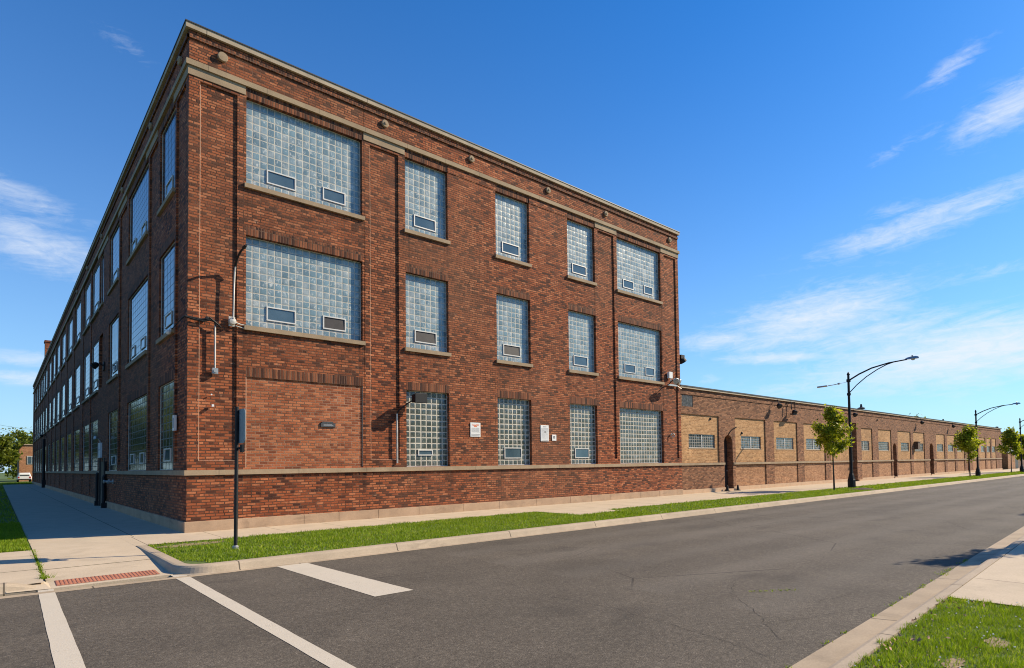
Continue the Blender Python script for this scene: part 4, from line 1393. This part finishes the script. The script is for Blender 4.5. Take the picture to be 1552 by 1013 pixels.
# low building lamps
def roof_lamp(x, lab, twin):
    o = thing("wall_lamp", lab, "lamp", (x, YL, 5.2), "lamps under the low roof edge")
    og = (x, YL, 5.2)
    mb = MB(); mb.tube([(x, YL - .03, 5.45), (x, YL - .28, 5.46), (x, YL - .30, 4.95 if twin else 5.2)], .03, 8)
    if twin: mb.tube([(x, YL - .03, 5.45), (x + .5, YL - .28, 5.46), (x + .5, YL - .3, 4.9)], .03, 8)
    mb.build("arm", M_BLACK, o, og)
    mb = MB(); mb.lathe((x + (.25 if twin else 0), YL - .36, 4.8 if twin else 5.1), (-.3, -.7, -.7), [(.06, -.15), (.14, -.06), (.18, .10), (.15, .12)], 14)
    if twin:
        mb.box(x - .02, x + .52, YL - .42, YL - .2, 4.62, 4.70)
    mb.build("lamp_head", M_BLACK, o, og)
    return o
roof_lamp(32.2, "black lamp form standing in for a shadow shape above the second tan panel pier", False)  # lamp form put where only a shadow shape falls
roof_lamp(34.0, "black twin armed lamp hanging from the low roof edge above the third tan panel", True)
roof_lamp(44.4, "single black lamp under the low roof edge just left of the nearest street lamp", False)
roof_lamp(60.8, "single black lamp under the low roof edge above the middle tan panels", False)
roof_lamp(71.6, "single black lamp under the low roof edge left of the second tree", False)
for k, (x, z, lab) in enumerate([(50.1, 4.93, "small dark round fixture high on the frieze right of nearest street lamp"), (25.0, 4.0, "tiny black fixture high on the first tan panel of the low wall"), (28.3, 3.3, "tiny black fixture on the second tan panel above its window corner")]):
    mb = MB(); mb.lathe((x, YL + (.06 if k else 0), z), (0, 1, 0), [(.07, 0), (.075, -.03), (.05, -.07), (.02, -.08)], 12)
    tag(mb.build("wall_fixture", M_BLACK), lab, "fixture")
mb = MB(); mb.box(59.55, 60.15, YL - .32, YL + .053, 2.55, 3.2); mb.box(59.5, 60.2, YL - .36, YL - .0, 3.2, 3.27)
tag(mb.build("window_unit", simple("brown_unit", (.1, .055, .03), .6)), "brown box unit fixed at the left of a small window midway along low wall", "air unit")
for x, lab in ((26.18, "small black cone left of the first arched doorway"), (27.3, "small black cone right of the first arched doorway")):
    mb = MB(); mb.lathe((x, YL - .2, 0), (0, 0, 1), [(.16, 0), (.16, .03), (.09, .05), (.04, .3), (.02, .32)], 12)
    tag(mb.build("door_cone", M_BLACK), lab, "cone", "black cones by the first door")

# roof vents
def roof_vent(x, y, z, h, lab, kind):
    o = thing("roof_vent", lab, "vent", (x, y, z), "vents on the low roof")
    mb = MB(); mb.tube([(x, y, z - .1), (x, y, z + h * .72)], .12 * (1 + .2 * kind), 10); mb.build("pipe", M_GALV, o, (x, y, z))
    if kind != 2:
        mb = MB(); mb.lathe((x, y, z + h * .72), (0, 0, 1), [(.14, 0), (.34, .04), (.34, .14), (.12, .22), (.08, .5), (.03, .52)], 14); mb.build("cowl", M_FLASH, o, (x, y, z))
    else:
        mb = MB(); mb.lathe((x, y, z + h * .72), (0, 0, 1), [(.2, 0), (.22, .1), (.2, .3), (.05, .34)], 12); mb.build("cowl", M_FLASH, o, (x, y, z))
roof_vent(57.9, 4.1, 5.2, 1.85, "capped roof vent just right of the nearest street lamp pole", 0)
roof_vent(85.5, 4.1, 5.2, 1.4, "capped roof vent midway along the low roof", 0)
roof_vent(116.5, 4.2, 5.2, 1.7, "slim roof pipe near the far end of the roofline", 2)
for x, lab in ((62.5, "low flat roof hatch right of the first roof vent"), (87.5, "low flat roof unit beside the second roof vent")):
    mb = MB(); mb.box(x, x + 1.6, 4, 5.4, 5.15, 5.75); mb.box(x - .1, x + 1.7, 3.9, 5.5, 5.75, 5.83)
    tag(mb.build("roof_unit", M_FLASH), lab, "roof unit")

# ================================================================== SIGN POST
o = thing("sign_post", "black steel post with a grey sign panel edge on, standing in the verge", "sign post", (0, -4.39, 0))
og = (0, -4.39, 0)
mb = MB(); mb.tube([(0, -4.39, -.05), (0.01, -4.39, 1.5), (0.02, -4.39, 2.93)], .036, 10); mb.build("post", M_BLACK, o, og)
mb = MB(); mb.lathe((0, -4.39, -.02), (0, 0, 1), [(.06, 0), (.06, .07), (.04, .09)], 12); mb.build("sleeve", M_GALV, o, og)
def rounded(x, yc, zc_, wy, wz, r_, th):
    pts = []
    for (cy, cz, a0) in ((wy / 2 - r_, wz / 2 - r_, 0), (-wy / 2 + r_, wz / 2 - r_, 90), (-wy / 2 + r_, -wz / 2 + r_, 180), (wy / 2 - r_, -wz / 2 + r_, 270)):
        for k in range(5):
            a = rad(a0 + k * 22.5)
            pts.append((yc + cy + r_ * math.cos(a), zc_ + cz + r_ * math.sin(a)))
    mb = MB()
    A = [(x, y, z) for y, z in pts]; B = [(x + th, y, z) for y, z in pts]
    mb.face(A[::-1]); mb.face(B)
    for k in range(len(pts)):
        mb.face([A[k], A[(k + 1) % len(pts)], B[(k + 1) % len(pts)], B[k]])
    return mb
rounded(.055, -4.50, 2.52, .62, .70, .09, .012).build("sign_panel", M_SIGNBACK, o, og)
mb = MB(); mb.box(.045, .09, -4.66, -4.5, 1.98, 2.14); mb.box(.03, .06, -4.52, -4.36, 2.04, 2.09); mb.build("bracket", M_BLACK, o, og)

# ================================================================== STREET LAMPS
def street_lamp(loc, lab, side_arm):
    x, y, z = loc
    o = thing("street_lamp", lab, "street lamp", loc, "street lamps along the verge")
    mb = MB(); mb.lathe((x, y, 0), (0, 0, 1), [(.23, -.05), (.23, .45), (.20, .52), (.15, .75), (.115, .85), (.10, 1.0)], 8); mb.build("base", M_BLACK, o, loc)
    mb = MB(); mb.tube([(x, y, .95), (x, y, 3.5), (x, y, 6.72)], [.095, .082, .066], 10); mb.lathe((x, y, 6.70), (0, 0, 1), [(.09, 0), (.09, .05), (.03, .16), (.01, .2)], 10)
    mb.lathe((x, y, 6.36), (0, 0, 1), [(.12, -.08), (.12, .08)], 10); mb.lathe((x, y, 5.55), (0, 0, 1), [(.11, -.07), (.11, .07)], 10)
    mb.build("pole", M_BLACK, o, loc)
    mb = MB(); mb.tube([(x, y, 6.36), (x, y - .6, 6.68), (x, y - 1.3, 6.95), (x, y - 2.2, 7.13), (x, y - 3.15, 7.20)], [.045, .045, .042, .038, .034], 8)
    mb.tube([(x, y, 5.6), (x, y - .45, 6.05), (x, y - 1.0, 6.48), (x, y - 1.6, 6.83), (x, y - 2.1, 7.05), (x, y - 2.45, 7.14)], .028, 8)
    mb.build("arm", M_BLACK, o, loc)
    mb = MB()
    h = [(0.03, 3.05), (.09, 3.15), (.13, 3.35), (.13, 3.6), (.08, 3.72)]
    for (w0, d0), (w1, d1) in zip(h[:-1], h[1:]):
        for s_ in (-1, 1):
            mb.face([(x, y - d0, 7.22 + w0 * .9), (x + s_ * w0, y - d0, 7.20), (x + s_ * w1, y - d1, 7.20), (x, y - d1, 7.22 + w1 * .9)], None, 0, True)
        mb.face([(x - w0, y - d0, 7.20), (x + w0, y - d0, 7.20), (x + w1, y - d1, 7.20), (x - w1, y - d1, 7.20)])
    mb.lathe((x, y - 3.42, 7.32), (0, 0, 1), [(.04, 0), (.04, .08), (.02, .1)], 8)
    head = mb.build("lamp_head", M_GALV, o, loc)
    mb = MB(); mb.lathe((x, y - 3.45, 7.205), (0, 0, -1), [(.115, 0), (.10, .05), (.05, .09), (.01, .095)], 12); mb.build("lens", M_LAMPGLASS, head, loc)
    if side_arm:
        mb = MB(); mb.tube([(x, y, 6.30), (x, y + .55, 6.235)], .010, 6)
        mb.tube([(x, y + .50, 6.245), (x, y + .62, 6.235)], .055, 8)
        mb.tube([(x, y + .55, 6.24), (x, y + .9, 6.20), (x, y + 1.3, 6.175)], .022, 8)
        mb.tube([(x, y + 1.25, 6.18), (x, y + 1.85, 6.16)], .05, 8)
        mb.build("side_arm", M_GALV, o, loc)
    return o
street_lamp((33.52, -3.95, 0), "nearest black street lamp with a long curved arm over the road", True)
l2 = street_lamp((61.94, -4.3, 0), "second black street lamp farther down the verge beside the second tree", False)
l3 = street_lamp((80.18, -4.6, 0), "farthest street lamp at the right end of the verge", False)
l2.scale = l3.scale = (0.88, 0.88, 0.88)


# ================================================================== TREES
def tree(loc, H, z0, rad_, lab, mat, seed, nleaf, lsize, group, name="street_tree", trunk_r=0.05, shape=1.0, lobes=None):
    rs = np.random.RandomState(seed)
    o = thing(name, lab, "tree", loc, group)
    x, y, z = loc
    mb = MB()
    lean = rs.normal(0, .02, 2)
    tp = [(x + lean[0] * k * H, y + lean[1] * k * H, -.05 + k * H * .92) for k in np.linspace(0, 1, 8)]
    mb.tube(tp, [trunk_r * (1 - .85 * k) + .004 for k in np.linspace(0, 1, 8)], 8)
    tips = []
    nb = 22
    for b in range(nb):
        f = rs.uniform(0, 1) ** .8
        zb = z0 - .15 + f * (H * .86 - z0)
        reach = rad_ * float(np.interp(f, [0, .22, .5, .75, 1], [.50, 1, .74, .46, .16]) if shape == 1.0 else math.sin(math.pi * min(1, (.18 + .78 * (1 - f)) * shape)) ** .8) * rs.uniform(.5, 1.15)
        a = b * 2.4 + rs.uniform(-.5, .5)
        up = rs.uniform(.25, .7) * reach + .2
        st = Vector((x + lean[0] * zb, y + lean[1] * zb, zb))
        en = st + Vector((math.cos(a) * reach, math.sin(a) * reach, up))
        md = st.lerp(en, .5) + Vector((0, 0, -.06 * reach))
        rb = trunk_r * .38 * (1 - f * .6)
        mb.tube([st, md, en], [rb, rb * .6, rb * .25], 5, cap=False)
        for k in (.35, .55, .75, .9, 1.0):
            tips.append((st.lerp(en, k), .11 * rad_ + .09 * rad_ * rs.uniform(0, 1)))
        for q in range(3):
            k = rs.uniform(.35, .95)
            s2 = st.lerp(en, k)
            e2 = s2 + Vector((rs.normal(0, .3), rs.normal(0, .3), rs.uniform(.05, .45))) * rad_ * .6
            mb.tube([s2, e2], [rb * .35, rb * .15], 4, cap=False)
            tips.append((e2, .17 * rad_))
            tips.append((s2.lerp(e2, .5), .14 * rad_))
    top = Vector(tp[-1])
    for k in range(5):
        tips.append((top + Vector((rs.normal(0, .08), rs.normal(0, .08), rs.uniform(-.5, .1))) * rad_ * .8, .14 * rad_))
    mb.build("trunk", M_BARK, o, loc)
    P = np.array([tuple(t[0]) for t in tips])
    Rr = np.array([t[1] for t in tips])
    idx = rs.randint(0, len(P), nleaf)
    C = P[idx] + rs.normal(0, 1, (nleaf, 3)) * Rr[idx][:, None] * .75
    a = rs.normal(0, 1, (nleaf, 3)); a /= np.linalg.norm(a, axis=1)[:, None]
    b = rs.normal(0, 1, (nleaf, 3)); b -= a * (a * b).sum(1)[:, None]; b /= np.linalg.norm(b, axis=1)[:, None]
    s_ = (lsize * rs.uniform(.6, 1.3, nleaf))[:, None]
    V = np.stack([C - a * s_, C - b * s_ * .55, C + a * s_, C + b * s_ * .55], 1).reshape(-1, 3) - np.array(loc)
    co = bpy.data.objects.new("crown", tri_soup("crown", V, np.arange(len(V)).reshape(-1, 4), mat))
    COL.objects.link(co)
    co.parent = o
    return o

G_T = "young street trees in the verge"
tree((30.26, -4.25, 0), 4.9, 1.6, 1.08, "nearest young street tree with light green crown left of the nearest lamp", M_LEAF, 4, 4600, .085, G_T)
tree((59.61, -4.2, 0), 4.7, 1.6, 1.3, "second young street tree beside the second street lamp", M_LEAF, 8, 3600, .11, G_T)
tree((76.36, -4.3, 0), 5.0, 1.6, 1.25, "third young street tree near the far end of the verge", M_LEAF, 12, 3000, .13, G_T)
tree((82.5, -4.5, 0), 4.4, 1.4, 1.3, "farthest young street tree at the right end of the verge", M_LEAF, 15, 2200, .15, G_T)
tree((-3.9, 106, 0), 6.6, 0.5, 2.7, "bushy green tree beyond the end of the side pavement at the far left", M_DARKLEAF, 21, 12000, .2, None, "garden_tree", .16, .8)
tree((106, 16, 0), 7.6, 3.5, 3.6, "dark green tree top showing over the low roofline between lamps", M_DARKLEAF, 23, 4000, .28, None, "garden_tree", .18, .8)
# trees over the road whose shadows fall on the asphalt and that the ground floor glass reflects
tree((14.1, -17.6, 0), 4.7, 1.7, 0.95, "young tree by the near pavement shading the kerb", M_LEAF, 31, 2600, .09, "young trees along the near pavement")
tree((25.6, -17.0, 0), 4.6, 1.7, 0.8, "young tree farther along the near pavement shading the road", M_LEAF, 33, 2200, .1, "young trees along the near pavement")
big = tree((-14, 26, 0), 11, 1.2, 5.2, "broad tree across the side lawn reflected in the side windows", M_DARKLEAF, 41, 7000, .32, "broad trees mirrored in the glass", "garden_tree", .24, .8)
for (x, y, lab) in [(-16, 44, "broad tree farther up the side lawn"), (-13, 64, "broad tree near the far end of the side lawn"), (-24, 12, "broad tree behind the side lawn"), (-10, 92, "broad tree past the end of the side lawn"), (-15, 112, "broad tree farthest beyond the side lawn"),
                    (2, -44, "broad tree across the street opposite the corner"), (16, -46, "broad tree across the street opposite the factory"), (30, -43, "broad tree across the street opposite the low building"), (46, -46, "broad tree farther across the street"), (-14, -48, "broad tree across the junction")]:
    c = copy_tree(big)
    c.location = (x, y, 0)
    c.rotation_euler = (0, 0, x * 1.3)
    c["label"] = lab
for k, (x, y) in enumerate([(-52, 150), (-41, 158), (-30, 149), (-20, 160), (-9, 152), (1, 161)]):
    c = copy_tree(big)
    c.location = (x, y, -1.2)
    c.rotation_euler = (0, 0, k * 1.7)
    c["label"] = "distant broad tree in the row closing the view beyond the lawn"
    c["group"] = "row of distant trees beyond the lawn"
# mulch beside the first tree
mb = MB(); mb.lathe((31.5, -5.3, -.02), (0, 0, 1), [(.75, 0), (.6, .05), (.3, .1), (.05, .12)], 16)
tag(mb.build("mulch_mound", M_MULCH), "brown mulch heap beside the nearest young tree", "mulch")

# ================================================================== FAR LEFT
o = thing("brick_house", "small orange brick house beyond the far end of the shaded side wall", "house", (2, 110, 0))
og = (2, 104, 0)
mb = MB()
xa, xb, xr = -0.90, -.36, 9.0
F = [(xa, 110, -.2), (xr, 110, -.2), (xr, 110, 6.1), (xb, 110, 6.1), (xa, 110, 5.34)]
mb.face(F)
mb.face([(xa, 124, -.2), (xa, 110, -.2), (xa, 110, 5.34), (xa, 124, 5.34)])
mb.face([(xr, 110, -.2), (xr, 124, -.2), (xr, 124, 6.1), (xr, 110, 6.1)])
mb.build("wall", M_HOUSE, o, og)
mb = MB()
mb.face([(xa - .2, 109.8, 5.3), (xb, 109.8, 6.15), (xb, 124, 6.15), (xa - .2, 124, 5.3)])
mb.face([(xb, 109.8, 6.15), (xr, 109.8, 6.15), (xr, 124, 6.15), (xb, 124, 6.15)])
mb.box(xb, xr, 109.85, 110.1, 6.1, 6.25)
mb.build("roof", M_COPING, o, og)
mb = MB(); mb.box(0.08, 1.3, 109.94, 110.0, 2.85, 4.25); wn_ = mb.build("window", M_ALU, o, og)
mb = MB(); mb.box(.18, .65, 109.92, 109.945, 2.95, 4.15); mb.box(.73, 1.2, 109.92, 109.945, 2.95, 4.15); mb.build("pane", M_VENTGLASS, wn_, og)
# white car parked in front of it
def car(x, y, lab):
    o = thing("parked_car", lab, "car", (x, y, 0))
    og = (x, y, 0)
    mb = MB()
    sec = [(-.82, .35), (-.85, .8), (-.74, 1.0), (-.62, 1.45), (.62, 1.45), (.74, 1.0), (.85, .8), (.82, .35)]
    ys = [0, .12, 1.0, 3.0, 3.6, 4.3]
    sc = [(.93, .9), (1, 1), (1, 1), (1, 1), (1, .68), (.95, .6)]
    R_ = [[(x + px * a, y + yy, .35 + (pz - .35) * b) for px, pz in sec] for yy, (a, b) in zip(ys, sc)]
    for A, B in zip(R_[:-1], R_[1:]):
        for k in range(len(sec) - 1): mb.face([A[k], B[k], B[k + 1], A[k + 1]], None, 0, True)
    mb.face(R_[0]); mb.face(R_[-1][::-1])
    mb.build("body", M_CARWHITE, o, og, bevel=.03)
    mb = MB(); mb.face([(x - .58, y - .015, .98), (x + .58, y - .015, .98), (x + .5, y + .02, 1.3), (x - .5, y + .02, 1.3)]); mb.build("rear_window", M_CARGLASS, o, og)
    mb = MB(); mb.box(x - .8, x + .8, y - .06, y + .02, .38, .52); mb.build("bumper", M_BLACK, o, og)
    for sx in (-1, 1):
        mb = MB(); mb.box(x + sx * .66 - .1, x + sx * .66 + .1, y - .02, y + .06, .62, .86); mb.build("tail_light", simple("red_lens", (.4, .02, .02), .3), o, og)
        for yy in (.7, 3.4):
            mb = MB(); mb.lathe((x + sx * .72, y + yy, .33), (sx, 0, 0), [(.33, -.1), (.33, .1), (.2, .11), (.05, .12)], 16); mb.build("wheel", M_TYRE, o, og)
car(-.5, 104.6, "small white car parked on grass before the orange brick house")
# power lines
for k, (a, b) in enumerate([((-9.0, 137, 12.3), (6.5, 122, 9.0)), ((-9, 137, 13.0), (8, 120, 4.9)), ((-9, 137, 8.2), (8, 120, 7.4))]):
    a, b = Vector(a), Vector(b)
    pts = [a.lerp(b, t) - Vector((0, 0, .9 * math.sin(math.pi * t))) for t in np.linspace(0, 1, 14)]
    mb = MB(); mb.tube(pts, .018, 5)
    tag(mb.build("power_line", M_FLASH), ["topmost thin power line sagging across the far left sky", "steeply slanting thin power line at the far left", "lowest nearly level power line just over the far left tree"][k], "cable", "power lines at the far left")
